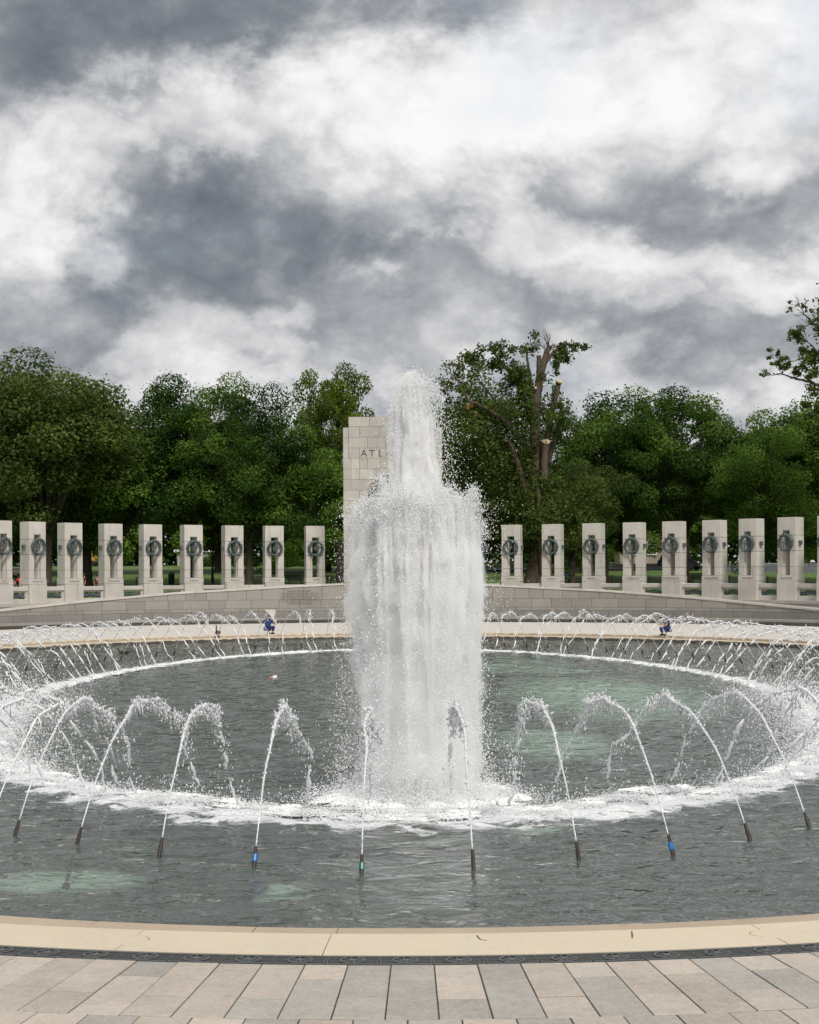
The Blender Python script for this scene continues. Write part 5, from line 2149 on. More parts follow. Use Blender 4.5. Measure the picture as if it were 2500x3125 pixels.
def build_broken_tree():
    D = 118.0
    rng = random.Random(12)
    rs = np.random.RandomState(12)
    base = PX(1128, 1228, D)
    gz = ground_z(D)
    root = empty('broken_tree', (base.x, D, gz))
    tag(root, 'old tree with flared trunk and sawn off bare stems above a leafy lower crown', 'tree')
    inv = Matrix.Translation((-base.x, -D, -gz))
    m = MB()
    # flared, ribbed trunk
    prof = [(gz - 0.4, 1.55), (gz + 0.2, 1.25), (gz + 0.9, 1.02), (gz + 2.2, 0.86), (gz + 3.6, 0.74), (gz + 5.2, 0.66), (gz + 7.0, 0.62)]
    n = 22
    vs = []
    for i, (z, r) in enumerate(prof):
        for j in range(n):
            w = 2 * PI * j / n
            f = 1 + (0.22 * math.cos(5 * w + 0.4) + 0.10 * math.cos(9 * w)) * max(0.15, 1 - i / 5)
            vs.append((base.x + 0.08 * i + r * f * math.cos(w), D + r * f * math.sin(w), z))
    m.add(vs, [(i * n + j, i * n + (j + 1) % n, (i + 1) * n + (j + 1) % n, (i + 1) * n + j) for i in range(len(prof) - 1) for j in range(n)])
    # second stem clasping the trunk
    limb(m, [(1146, 1228, 0.42), (1140, 1150, 0.30), (1136, 1080, 0.26), (1135, 1030, 0.24)], D - 0.9, None, 8, 0.03, rng)
    # main stem up to the broken top
    limb(m, [(1133, 1060, 0.62), (1130, 980, 0.56), (1128, 900, 0.50), (1133, 830, 0.45), (1140, 790, 0.38), (1150, 755, 0.28), (1158, 728, 0.24)], D, None, 10, 0.03, rng)
    limb(m, [(1138, 800, 0.30), (1137, 770, 0.25), (1137, 748, 0.22)], D, None, 8, 0.02, rng)
    limb(m, [(1150, 765, 0.20), (1162, 748, 0.17), (1176, 733, 0.14)], D, None, 8, 0.02, rng)
    # sawn stem to its right
    limb(m, [(1146, 1020, 0.36), (1148, 960, 0.33), (1151, 930, 0.33)], D - 0.7, None, 9, 0.02, rng)
    limb(m, [(1148, 965, 0.30), (1157, 905, 0.28), (1167, 855, 0.27), (1176, 815, 0.27), (1179, 805, 0.29)], D - 0.2, None, 9, 0.03, rng)
    limb(m, [(1152, 980, 0.26), (1165, 940, 0.24), (1176, 905, 0.22), (1182, 888, 0.20)], D + 0.4, None, 8, 0.03, rng)
    # leafy limbs to the left
    limb(m, [(1128, 900, 0.30), (1112, 850, 0.27), (1090, 800, 0.24), (1070, 770, 0.20), (1050, 745, 0.12), (1035, 725, 0.05)], D, [0, 0.4, 0.8, 1.2, 1.5, 1.8], 8, 0.06, rng)
    limb(m, [(1118, 860, 0.20), (1122, 800, 0.17), (1118, 760, 0.13), (1112, 720, 0.05)], D, [0, 1, 1.6, 2], 7, 0.05, rng)
    limb(m, [(1125, 960, 0.34), (1090, 920, 0.30), (1060, 885, 0.24), (1020, 862, 0.18), (985, 850, 0.10), (960, 800, 0.05)], D, [0, -0.6, -1.2, -1.6, -2, -2.2], 8, 0.06, rng)
    limb(m, [(1120, 1060, 0.36), (1100, 1020, 0.32), (1092, 985, 0.28), (1070, 930, 0.20)], D, [0, -0.8, -1.2, -1.6], 8, 0.05, rng)
    limb(m, [(1080, 900, 0.14), (1030, 830, 0.10), (1000, 790, 0.06), (965, 770, 0.03)], D, [-1, -1, -1, -1], 6, 0.06, rng)
    # bare twigs at the top, leafy spray at the right
    top = PX(1157, 730, D)
    for q in range(9):
        twigs(m, top - Vector((0, 0, rng.uniform(0, 0.7))), (rng.uniform(-0.5, 0.45), rng.uniform(-.4, .4), 1.0), 1, 1.7, 0.035, rng, 3)
    arm = PX(1176, 733, D)
    m.tube([arm, arm + Vector((0.7, 0, 0.3)), arm + Vector((1.4, 0.1, -0.1)), arm + Vector((1.8, 0.1, -0.5))], [0.07, 0.05, 0.03, 0.012], 5)
    twigs(m, arm + Vector((0.7, 0, 0.3)), (0.6, 0, -0.3), 4, 1.1, 0.02, rng, 2)
    twigs(m, PX(965, 770, D), (-0.7, 0, 0.1), 5, 1.2, 0.025, rng, 2)
    twigs(m, PX(955, 815, D), (-0.7, 0, 0.1), 6, 1.2, 0.02, rng, 2)
    for p in range(len(m.v)):
        m.v[p] = tuple(inv @ Vector(m.v[p]))
    m.build('trunk', M['bark_red'], root, True)
    # pale saw cuts
    for u, v, r, dd, tilt in ((1151.5, 930, 0.30, D - 0.75, 0.25), (1180, 803, 0.25, D - 0.25, 0.5)):
        c = PX(u, v, dd)
        mm = MB()
        ax = Vector((0.15, -0.75, 1.0)).normalized() if tilt < 0.4 else Vector((0.45, -0.55, 1)).normalized()
        mm.tube([inv @ (c - ax * 0.05), inv @ (c + ax * 0.06)], [r * 1.06, r * 1.02], 12)
        mm.build('saw_cut', M['cut_wood'], root)
    for u, v in ((1130, 817), (1147, 811)):
        c = PX(u, v, D - 0.47)
        mm = MB()
        mm.tube([inv @ c, inv @ (c + Vector((0, -0.12, 0.02)))], [0.11, 0.09], 9)
        mm.build('knot_scar', M['cut_wood'], root)
    blobs = [(965, 775, 36, 34, 420), (990, 752, 30, 26, 300), (1000, 800, 40, 40, 520), (960, 820, 24, 20, 260), (1050, 742, 32, 26, 280), (1035, 765, 30, 30, 260), (1075, 790, 30, 36, 380),
             (1110, 722, 32, 28, 230), (1105, 760, 28, 34, 300), (1100, 815, 36, 40, 560), (1120, 850, 26, 40, 700), (1010, 850, 60, 36, 1400), (1050, 870, 60, 44, 1700), (1085, 910, 60, 60, 2000),
             (1000, 905, 60, 50, 1800), (1040, 960, 80, 60, 2600), (980, 990, 60, 70, 2200), (1100, 990, 50, 50, 1500), (1060, 1050, 80, 60, 2600), (1150, 830, 20, 60, 380), (1170, 770, 14, 40, 140),
             (1205, 735, 34, 16, 260), (1195, 758, 26, 28, 240), (1182, 745, 20, 20, 120), (1185, 850, 16, 50, 260), (1190, 900, 30, 40, 420), (1160, 880, 20, 30, 200), (1130, 1020, 40, 30, 700),
             (1110, 1090, 90, 45, 3200), (1160, 1060, 70, 40, 2300), (1180, 1105, 70, 40, 2400), (1215, 1075, 50, 36, 1400), (1100, 1140, 70, 30, 1500), (1230, 1040, 40, 30, 800), (1040, 1130, 50, 50, 1500), (990, 1080, 50, 60, 1600)]
    C, T = leaf_cloud(blobs, D, 0.15, rs, 1.45)
    C -= np.array([base.x, D, gz])
    me = leaves('crown', C, T * 0.85, 0.118, rs, 0.4)
    link_mesh('crown', me, M['leaf_olive'], root)
    # a few yellowed leaves
    C, T = leaf_cloud([(985, 857, 10, 8, 60), (1010, 870, 8, 6, 30)], D - 1.5, 0.12, rs)
    C -= np.array([base.x, D, gz])
    link_mesh('yellow_leaves', leaves('yellow_leaves', C, T, 0.12, rs), M['sign_yellow'], root)


build_broken_tree()


def build_edge_tree():
    D = 116.0
    rng = random.Random(44)
    rs = np.random.RandomState(44)
    base = PX(1830, 1225, D)
    gz = ground_z(D)
    root = empty('edge_tree', (base.x, D, gz))
    tag(root, 'sparse tall tree reaching thin leafy branches in over the right pillars', 'tree')
    inv = Matrix.Translation((-base.x, -D, -gz))
    m = MB()
    limb(m, [(1830, 1260, 0.8), (1828, 1100, 0.6), (1822, 950, 0.5), (1815, 830, 0.42), (1800, 720, 0.3), (1790, 600, 0.16), (1795, 500, 0.05)], D, None, 10, 0.05, rng)
    limb(m, [(1815, 850, 0.26), (1770, 830, 0.20), (1725, 810, 0.15), (1700, 803, 0.13), (1675, 796, 0.09), (1650, 787, 0.06), (1625, 789, 0.03), (1606, 793, 0.012)], D, None, 7, 0.05, rng)
    limb(m, [(1806, 760, 0.24), (1765, 715, 0.16), (1735, 690, 0.12), (1712, 678, 0.09), (1697, 662, 0.06), (1687, 645, 0.03), (1676, 632, 0.012)], D, None, 7, 0.05, rng)
    limb(m, [(1735, 690, 0.09), (1712, 682, 0.06), (1690, 690, 0.03), (1672, 697, 0.012)], D, None, 6, 0.04, rng)
    limb(m, [(1770, 790, 0.14), (1735, 760, 0.10), (1720, 735, 0.08), (1704, 720, 0.04), (1680, 705, 0.015)], D, None, 6, 0.05, rng)
    limb(m, [(1740, 765, 0.08), (1700, 752, 0.05), (1670, 762, 0.03), (1650, 750, 0.012)], D, None, 6, 0.05, rng)
    limb(m, [(1815, 900, 0.2), (1770, 880, 0.12), (1740, 890, 0.07), (1715, 880, 0.03)], D, None, 6, 0.05, rng)
    for u, v, k in ((1650, 787, 6), (1625, 789, 7), (1697, 662, 6), (1687, 645, 5), (1704, 720, 6), (1660, 758, 5), (1680, 800, 5), (1712, 682, 5), (1715, 880, 5), (1716, 820, 3)):
        twigs(m, PX(u, v, D), (-0.6, 0, 0.25), k, 1.1, 0.018, rng, 2)
    for p in range(len(m.v)):
        m.v[p] = tuple(inv @ Vector(m.v[p]))
    m.build('trunk', M['bark'], root, True)
    blobs = [(1672, 640, 12, 10, 34), (1694, 642, 10, 12, 30), (1664, 652, 8, 6, 14), (1712, 665, 16, 16, 60), (1700, 650, 14, 12, 36), (1680, 705, 24, 20, 170), (1700, 715, 24, 24, 220), (1664, 700, 14, 16, 60), (1690, 730, 20, 14, 90),
             (1632, 742, 14, 14, 90), (1650, 752, 16, 12, 90), (1640, 762, 16, 12, 90), (1665, 768, 20, 16, 130), (1700, 765, 26, 22, 260), (1720, 750, 24, 26, 300), (1625, 772, 18, 10, 70), (1685, 790, 24, 14, 160), (1712, 790, 24, 20, 280),
             (1735, 770, 30, 40, 520), (1615, 786, 14, 7, 26), (1705, 815, 20, 10, 60), (1725, 830, 20, 14, 60), (1715, 865, 20, 20, 140), (1730, 880, 26, 20, 260), (1705, 885, 14, 12, 60), (1760, 700, 40, 60, 900), (1790, 620, 50, 80, 1100),
             (1850, 720, 60, 80, 1800), (1820, 850, 60, 60, 1500), (1880, 640, 50, 80, 1200), (1760, 830, 40, 40, 700)]
    C, T = leaf_cloud(blobs, D, 0.13, rs, 1.15)
    C -= np.array([base.x, D, gz])
    link_mesh('crown', leaves('crown', C, T, 0.115, rs, 0.3), M['leaf_olive'], root)


build_edge_tree()


# ================================================================== THINGS BEHIND THE PILLARS
def bench(u, d, rz, label, scale=1.0):
    root = empty('park_bench', (XU(u, d), d, ground_z(d)), rz)
    tag(root, label, 'bench', 'benches on the lawn')
    for k in range(4):
        m = MB()
        m.bbox(-0.9, 0.9, -0.24 + k * 0.125, -0.14 + k * 0.125, 0.43, 0.465, 0.006)
        m.build('seat_slat', M['bench'], root)
    for k in range(4):
        m = MB()
        m.bbox(-0.9, 0.9, 0.27 + k * 0.018, 0.30 + k * 0.018, 0.52 + k * 0.105, 0.605 + k * 0.105, 0.006)
        m.build('back_slat', M['bench'], root)
    for sx in (-0.85, 0.85):
        m = MB()
        m.box(sx - 0.03, sx + 0.03, -0.25, -0.20, 0, 0.66)
        m.box(sx - 0.03, sx + 0.03, 0.33, 0.38, 0, 0.95)
        m.box(sx - 0.028, sx + 0.028, -0.199, 0.329, 0.39, 0.428)
        m.box(sx - 0.032, sx + 0.032, -0.26, 0.329, 0.661, 0.70)
        m.build('leg', M['iron'], root)


bench(549, 134, PI, 'dark park bench on the lawn between MICHIGAN and the pillar past it')
bench(613, 136, PI, 'dark park bench on the lawn, mostly hidden by the MICHIGAN pillar')
bench(630, 133, PI, 'dark park bench standing whole between the MICHIGAN and TEXAS pillars')
bench(1458, 137, PI, 'dark park bench half hidden by the SOUTH DAKOTA pillar')
bench(1479, 134, PI, 'dark park bench on the lawn beside the WASHINGTON pillar')


def post_run(pts, label, group, sag=0.18):
    """iron posts with a chain from each to the next"""
    for i, (u, d) in enumerate(pts):
        x = XU(u, d)
        root = empty('chain_post', (x, d, ground_z(d)))
        tag(root, label, 'post', group)
        m = MB()
        m.lathe([(0.045, -0.1), (0.045, 0.80), (0.06, 0.81), (0.06, 0.84), (0.035, 0.87), (0.05, 0.91), (0.03, 0.95), (0.006, 0.97)], 8)
        m.build('shaft', M['iron'], root)
        if i + 1 < len(pts):
            x2, d2 = XU(pts[i + 1][0], pts[i + 1][1]), pts[i + 1][1]
            m = MB()
            P = []
            for k in range(13):
                t = k / 12
                P.append(((x2 - x) * t, (d2 - d) * t, 0.78 + (ground_z(d2) - ground_z(d)) * t - sag * 4 * t * (1 - t)))
            m.tube(P, 0.016, 5)
            m.build('chain', M['iron'], root)


G1 = 'iron chain posts along the lawn path'
post_run([(93, 126), (104, 124), (118, 126)], 'slim black iron post with chain beside the KENTUCKY side of the TENNESSEE pillar', G1 + ', left end')
post_run([(176, 130), (203, 130)], 'slim black iron post with chain between the TENNESSEE and LOUISIANA pillars', G1 + ', middle left')
post_run([(287, 133), (291, 133)], 'slim black iron post beside the MISSISSIPPI pillar', G1 + ', by MISSISSIPPI')
post_run([(690, 133), (697, 133), (712, 131)], 'slim black iron post with chain between the TEXAS pillar and the pavilion', G1 + ', by TEXAS')
post_run([(1197, 132), (1209, 132), (1240, 132)], 'slim black iron post with chain between the KANSAS and NEVADA pillars', G1 + ', by KANSAS')
post_run([(1280, 132), (1289, 132), (1330, 132)], 'slim black iron post with chain between the NEVADA and COLORADO pillars', G1 + ', by NEVADA')
post_run([(1363, 132), (1368, 132), (1400, 132)], 'slim black iron post with chain between the COLORADO and SOUTH DAKOTA pillars', G1 + ', by COLORADO')
post_run([(1537, 130), (1580, 130)], 'slim black iron post with chain between the WASHINGTON and WYOMING pillars', G1 + ', by WYOMING')
post_run([(1617, 128), (1690, 128)], 'slim black iron post with chain just past the WYOMING pillar', G1 + ', right end')


def build_panel():
    d = 130.0
    root = empty('information_panel', (XU(1196, d), d, ground_z(d)), 0.05)
    tag(root, 'tilted blue information panel on two black legs beside the KANSAS pillar', 'sign')
    for x in (-0.38, 0.38):
        m = MB()
        m.box(x - 0.03, x + 0.03, -0.03, 0.03, -0.1, 0.86)
        m.build('leg', M['iron'], root)
    tilt = Matrix.Translation((0, -0.05, 0.98)) @ Matrix.Rotation(R(48), 4, 'X')
    m = MB()
    m.box(-0.56, 0.56, -0.33, 0.33, -0.03, 0.0, tilt)
    m.build('frame', M['iron'], root)
    m = MB()
    m.box(-0.52, 0.36, -0.29, 0.29, 0.001, 0.005, tilt)
    m.build('panel', M['blue_panel'], root)
    m = MB()
    m.box(0.37, 0.53, -0.29, 0.29, 0.001, 0.006, tilt)
    pn = m.build('side_strip', M['white_paint'], root)
    m = MB()
    m.box(0.40, 0.50, -0.02, 0.10, 0.0065, 0.008, tilt)
    m.build('picture', M['panel_red'], pn)


build_panel()


def wheel(root, x, y, r=0.36, w=0.24):
    mt = Matrix.Translation((x, y, r)) @ Matrix.Rotation(PI / 2, 4, 'X')
    m = MB()
    m.lathe([(r * 0.62, -w / 2), (r * 0.95, -w / 2), (r, -w / 2 + 0.04), (r, w / 2 - 0.04), (r * 0.95, w / 2), (r * 0.62, w / 2)], 18, mt)
    o = m.build('wheel', M['tyre'], root)
    m = MB()
    m.lathe([(r * 0.6, -w / 2 + 0.02), (r * 0.6, w / 2 - 0.02)], 12, mt)
    m.build('rim', M['headlamp'], o)


def build_car(u, d, rz, label):
    root = empty('parked_car', (XU(u, d), d, ground_z(d) + 0.02), rz)
    tag(root, label, 'car')
    # side profile (x, z), front at +x
    prof = [(-2.25, 0.42), (-2.30, 0.75), (-2.24, 1.02), (-2.10, 1.10), (-1.85, 1.62), (-1.6, 1.72), (0.1, 1.74), (0.45, 1.66), (1.10, 1.13), (1.95, 1.02), (2.22, 0.86), (2.30, 0.60), (2.24, 0.40)]
    m = MB()
    n = len(prof)
    vs = []
    for y, s in ((-0.93, 1), (-0.88, 1.0), (0.88, 1.0), (0.93, 1)):
        for x, z in prof:
            yy = y
            if z > 1.12:
                yy = y * (1 - (z - 1.12) * 0.26)
            inset = 0.97 if abs(y) > 0.9 else 1.0
            vs.append((x * inset, yy, 0.42 + (z - 0.42) * (0.985 if abs(y) > 0.9 else 1.0)))
    fs = []
    for k in range(3):
        for i in range(n):
            j = (i + 1) % n
            fs.append((k * n + i, (k + 1) * n + i, (k + 1) * n + j, k * n + j))
    fs += [tuple(range(n)), tuple(range(4 * n - 1, 3 * n - 1, -1))]
    m.add(vs, fs)
    m.build('body', M['black_paint'], root)
    for sy in (-1, 1):
        for x0, x1, xa, xb in ((-1.62, -0.55, -1.45, -0.55), (-0.47, 0.88, -0.47, 0.32)):
            m = MB()
            ya, yb = sy * 0.935, sy * 0.815
            m.add([(x0, ya, 1.14), (x1, ya, 1.14), (xb, yb, 1.60), (xa, yb, 1.60)], [(0, 1, 2, 3)])
            m.build('side_window', M['glass_dark'], root)
    m = MB()
    m.add([(1.10, -0.80, 1.16), (1.10, 0.80, 1.16), (0.52, 0.72, 1.66), (0.52, -0.72, 1.66)], [(0, 1, 2, 3)])
    m.build('windscreen', M['glass_dark'], root)
    for sy in (-1, 1):
        m = MB()
        m.bbox(2.08, 2.30, sy * 0.75 - 0.14, sy * 0.75 + 0.14, 0.76, 0.90, 0.02)
        m.build('headlight', M['headlamp'], root)
        m = MB()
        m.bbox(0.75, 0.92, sy * 1.04 - 0.09, sy * 1.04 + 0.09, 1.10, 1.24, 0.03)
        m.build('mirror', M['black_paint'], root)
    m = MB()
    m.box(2.29, 2.325, -0.26, 0.26, 0.52, 0.64)
    m.build('number_plate', M['white_paint'], root)
    m = MB()
    m.box(2.24, 2.315, -0.55, 0.55, 0.68, 0.82)
    m.build('grille', M['iron'], root)
    for x in (-1.42, 1.42):
        for y in (-0.86, 0.86):
            wheel(root, x, y)


build_car(1434, 163.0, -0.55, 'black estate car parked by the far road, behind the SOUTH DAKOTA pillar')


def build_house():
    d = 186.0
    x = XU(1362, d)
    z = ground_z(d)
    root = empty('stone_house', (x, d, z))
    tag(root, 'small old stone house with white sash window, glimpsed past the COLORADO pillar', 'house')
    m = MB()
    m.box(-3.2, 3.4, 0, 5.5, -0.3, 4.2)
    m.build('wall', M['house_stone'], root)
    m = MB()
    m.add([(-3.5, -0.3, 4.1), (3.7, -0.3, 4.1), (3.7, 5.8, 4.1), (-3.5, 5.8, 4.1), (-3.5, 2.75, 6.2), (3.7, 2.75, 6.2)], [(0, 1, 5, 4), (2, 3, 4, 5), (0, 4, 3), (1, 2, 5), (3, 2, 1, 0)])
    rf = m.build('roof', M['roof'], root)
    m = MB()
    m.box(2.6, 3.2, 2.4, 3.0, 5.5, 7.2)
    m.build('chimney', M['house_stone'], rf)
    for wx in (0.62, -1.7):
        m = MB()
        m.box(wx - 0.50, wx + 0.50, -0.06, -0.002, 1.35, 2.75)
        w = m.build('window', M['glass_dark'], root)
        m = MB()
        for a, b, c, e in ((-0.58, -0.50, 1.25, 2.85), (0.50, 0.58, 1.25, 2.85)):
            m.box(wx + a, wx + b, -0.10, -0.003, c, e)
        m.box(wx - 0.498, wx + 0.498, -0.10, -0.003, 2.752, 2.85)
        m.box(wx - 0.62, wx + 0.62, -0.16, -0.003, 1.14, 1.248)
        for q in (-0.17, 0.17):
            m.box(wx + q - 0.022, wx + q + 0.022, -0.082, -0.061, 1.352, 2.748)
        for q in (1.70, 2.05, 2.40):
            m.box(wx - 0.498, wx + 0.498, -0.080, -0.062, q - 0.022, q + 0.022)
        m.build('window_frame', M['white_paint'], w)
    m = MB()
    m.box(2.1, 3.0, -0.05, -0.002, 0.0, 2.1)
    m.build('door', M['white_paint'], root)


build_house()


def build_site_building():
    d = 195.0
    root = empty('site_building', (XU(430, d), d, ground_z(d)))
    tag(root, 'low white flat roofed building far behind the pillar past MISSISSIPPI', 'building')
    m = MB()
    m.box(-3.4, 2.9, 0, 4, -0.3, 1.75)
    m.build('wall', M['plaza_grey'], root)
    m = MB()
    m.add([(-3.8, -0.3, 1.75), (3.2, -0.3, 1.75), (3.2, 4.3, 1.75), (-3.8, 4.3, 1.75), (-3.8, -0.2, 2.05), (2.0, -0.2, 2.55), (2.0, 4.2, 2.55), (-3.8, 4.2, 2.05)], [(0, 1, 5, 4), (1, 2, 6, 5), (2, 3, 7, 6), (3, 0, 4, 7), (4, 5, 6, 7), (3, 2, 1, 0)])
    m.build('roof', M['white_paint'], root)
    for x in (-1.0, 1.6):
        m = MB()
        m.bbox(x - 0.14, x + 0.14, -0.2, -0.002, 1.0, 1.25, 0.04)
        m.build('wall_lamp', M['white_paint'], root)


build_site_building()


def build_lamp(u, d, label):
    root = empty('street_lamp', (XU(u, d), d, ground_z(d)))
    tag(root, label, 'lamp post')
    m = MB()
    m.lathe([(0.16, -0.2), (0.16, 0.4), (0.10, 0.5), (0.06, 0.8), (0.045, 1.7), (0.09, 1.8)], 10)
    m.build('post', M['iron'], root)
    m = MB()
    m.lathe([(0.10, 1.80), (0.24, 1.95), (0.30, 2.15), (0.25, 2.38), (0.13, 2.5)], 14)
    m.build('globe', M['lamp_globe'], root, True)
    m = MB()
    m.lathe([(0.15, 2.5), (0.11, 2.58), (0.03, 2.75), (0.01, 2.8)], 10)
    m.build('finial', M['iron'], root)


build_lamp(463, 172, 'black lamp post with pale round globe beside the low white building')


def build_bin():
    d = 140.0
    root = empty('litter_bin', (XU(361, d), d, ground_z(d)))
    tag(root, 'dark slatted litter bin on the lawn beyond the MISSISSIPPI pillar', 'bin')
    m = MB()
    m.lathe([(0.26, 0.02), (0.26, 0.9), (0.24, 0.9)], 14)
    m.build('liner', M['iron'], root)
    for k in range(14):
        w = 2 * PI * k / 14
        m = MB()
        m.box(-0.045, 0.045, 0.265, 0.285, 0.05, 0.92, Matrix.Rotation(w, 4, 'Z'))
        m.build('slat', M['bench'], root)
    m = MB()
    m.lathe([(0.31, 0.93), (0.31, 0.97), (0.18, 1.1), (0.05, 1.15)], 14)
    m.build('lid', M['iron'], root)


build_bin()


def build_sign_wall():
    d = 146.0
    root = empty('sign_wall', (XU(18, d), d, ground_z(d)), 0.0)
    tag(root, 'low grey stone wall with carved lettering behind the person in red', 'wall')
    for k in range(4):
        m = MB()
        m.bbox(-4.0 + k * 2.0 + 0.006, -2.0 + k * 2.0 - 0.006, 0, 0.5, -0.2, 1.25, 0.02)
        m.build('block', M['granite_wall'], root)
    m = MB()
    m.bbox(-4.1, 4.1, -0.06, 0.56, 1.252, 1.42, 0.02)
    m.build('cap', M['granite_wall'], root)
    inscribe('CENTER FOR THE BASIN', 0.2, root, 1.1, -0.006, 0.78, M['letter_soft'], 1.1, 3.2)


build_sign_wall()


def build_road_wall():
    """dark grey low wall beside the road on the right"""
    root = empty('road_wall', (0, 0, 0))
    tag(root, 'long low blue grey stone wall along the road beyond the WYOMING pillar', 'wall')
    rng = random.Random(2)
    d = 158.0
    x = XU(1535, d)
    z = ground_z(d)
    m = MB()
    m.box(x, x + 34, d + 0.05, d + 0.5, z - 0.3, z + 0.86)
    m.build('wall_core', M['joint'], root)
    for row in range(3):
        q = x - rng.uniform(0, 0.6)
        while q < x + 33:
            L = rng.uniform(0.9, 1.8)
            m = MB()
            m.box(q + 0.02, q + L - 0.02, d - rng.uniform(0.0, 0.03), d + 0.3, z - 0.1 + row * 0.33 + 0.012, z + 0.23 + row * 0.33 - 0.012)
            m.build('stone', M['grey_wall'], root)
            q += L


build_road_wall()


def shrub(u, d, w, h, label, n, leafmat='leaf', seed=0, dep=1.0):
    rs = np.random.RandomState(seed)
    root = empty('hedge', (XU(u, d), d, ground_z(d)))
    tag(root, label, 'hedge')
    nb = 26
    c = np.stack([rs.uniform(-w / 2, w / 2, nb), rs.uniform(-dep / 2, dep / 2, nb), rs.uniform(0.2, h * 0.8, nb)], 1)
    idx = rs.randint(0, nb, n)
    P = c[idx] + rs.normal(0, 0.16 + h * 0.1, (n, 3))
    P[:, 2] = np.abs(P[:, 2])
    link_mesh('foliage', leaves('foliage', P, np.clip(rs.normal(0.35, 0.2, n), 0, 1), 0.10, rs), M[leafmat], root)
    m = MB()
    for k in range(8):
        q = c[k]
        m.tube([(q[0] * 0.8, q[1] * 0.5, -0.1), tuple(q)], [0.03, 0.01], 5)
    m.build('stems', M['bark'], root)


shrub(15, 141, 5.5, 0.8, 'low clipped dark hedge in front of the lettered grey wall', 5000, seed=1)
shrub(600, 186, 22.0, 1.4, 'long dark hedge across the back of the lawn behind MICHIGAN', 16000, seed=2, dep=2)
shrub(1238, 178, 7.0, 2.6, 'pale green bushes between the trunks beyond the KANSAS pillar', 7000, 'leaf_lime', 3, 2)

# yellow works machine glimpsed under the trees on the left
def build_works():
    d = 196.0
    root = empty('works_vehicle', (XU(187, d), d, ground_z(d)))
    tag(root, 'small yellow works vehicle far off between the TENNESSEE and LOUISIANA pillars', 'vehicle')
    m = MB()
    m.bbox(-0.9, 0.9, -0.8, 0.8, 0.55, 1.1, 0.08)
    m.build('chassis', M['sign_yellow'], root)
    m = MB()
    m.bbox(-0.5, 0.35, -0.7, 0.7, 1.1, 1.75, 0.1)
    cb = m.build('cab', M['sign_yellow'], root)
    m = MB()
    m.box(-0.38, 0.23, -0.715, -0.701, 1.25, 1.62)
    m.build('window', M['glass_dark'], cb)
    m = MB()
    m.tube([(0.5, 0, 0.9), (0.9, 0, 1.3), (1.3, 0, 0.7)], [0.1, 0.09, 0.07], 6)
    m.build('arm', M['sign_yellow'], root)
    for x in (-0.6, 0.6):
        for y in (-0.72, 0.72):
            wheel(root, x, y, 0.38, 0.2)


build_works()

# small pale stone scroll standing in front of the left ramp wall
def build_pedestal():
    p = memp(568, 1308, 0.62)
    root = empty('stone_scroll', (p[0], min(p[1], 100.8), 0.642), 0.15, mem=True)
    tag(root, 'small pale curved stone scroll in front of the left ramp wall', 'stonework')
    outer, inner = [], []
    for k in range(13):
        t = k / 12
        x = 0.30 - 0.17 * math.sin(t * PI / 2) ** 2
        outer.append((0.06 + 0.26 * math.cos(PI * 0.5 * t) - 0.0 + 0.02, 0.70 * (1 - t) ** 0.8))
    prof = [(0.30, 0.70), (0.34, 0.62), (0.34, 0.5), (0.27, 0.32), (0.24, 0.0), (-0.02, 0.0), (-0.03, 0.2), (-0.10, 0.42), (-0.25, 0.60), (-0.33, 0.70)]
    m = MB()
    m.prism(prof, -0.25, 0.25, Matrix.Rotation(PI / 2, 4, 'X'))
    m.build('scroll', M['granite'], root)
    m = MB()
    m.bbox(-0.2, 0.4, -0.32, 0.32, -0.02, 0.06, 0.01)
    m.build('foot', M['granite'], root)


build_pedestal()


# ================================================================== PEOPLE AND BIRDS
def skin(name, verts, edges, radii, mat, parent, levels=1, root=0):
    me = bpy.data.meshes.new(name)
    me.from_pydata([tuple(v) for v in verts], edges, [])
    me.update()
    o = bpy.data.objects.new(name, me)
    COL.objects.link(o)
    sk = o.modifiers.new('skin', 'SKIN')
    sk.use_smooth_shade = True
    for i, r in enumerate(radii):
        sv = me.skin_vertices[0].data[i]
        sv.radius = (r, r) if isinstance(r, (int, float)) else r
        sv.use_root = (i == root)
    ss = o.modifiers.new('sub', 'SUBSURF')
    ss.levels = ss.render_levels = levels
    dg = bpy.context.evaluated_depsgraph_get()
    ev = o.evaluated_get(dg)
    out = bpy.data.meshes.new_from_object(ev)
    out.name = name
    out.materials.clear()
    bpy.data.objects.remove(o)
    return link_mesh(name, out, mat, parent, True)


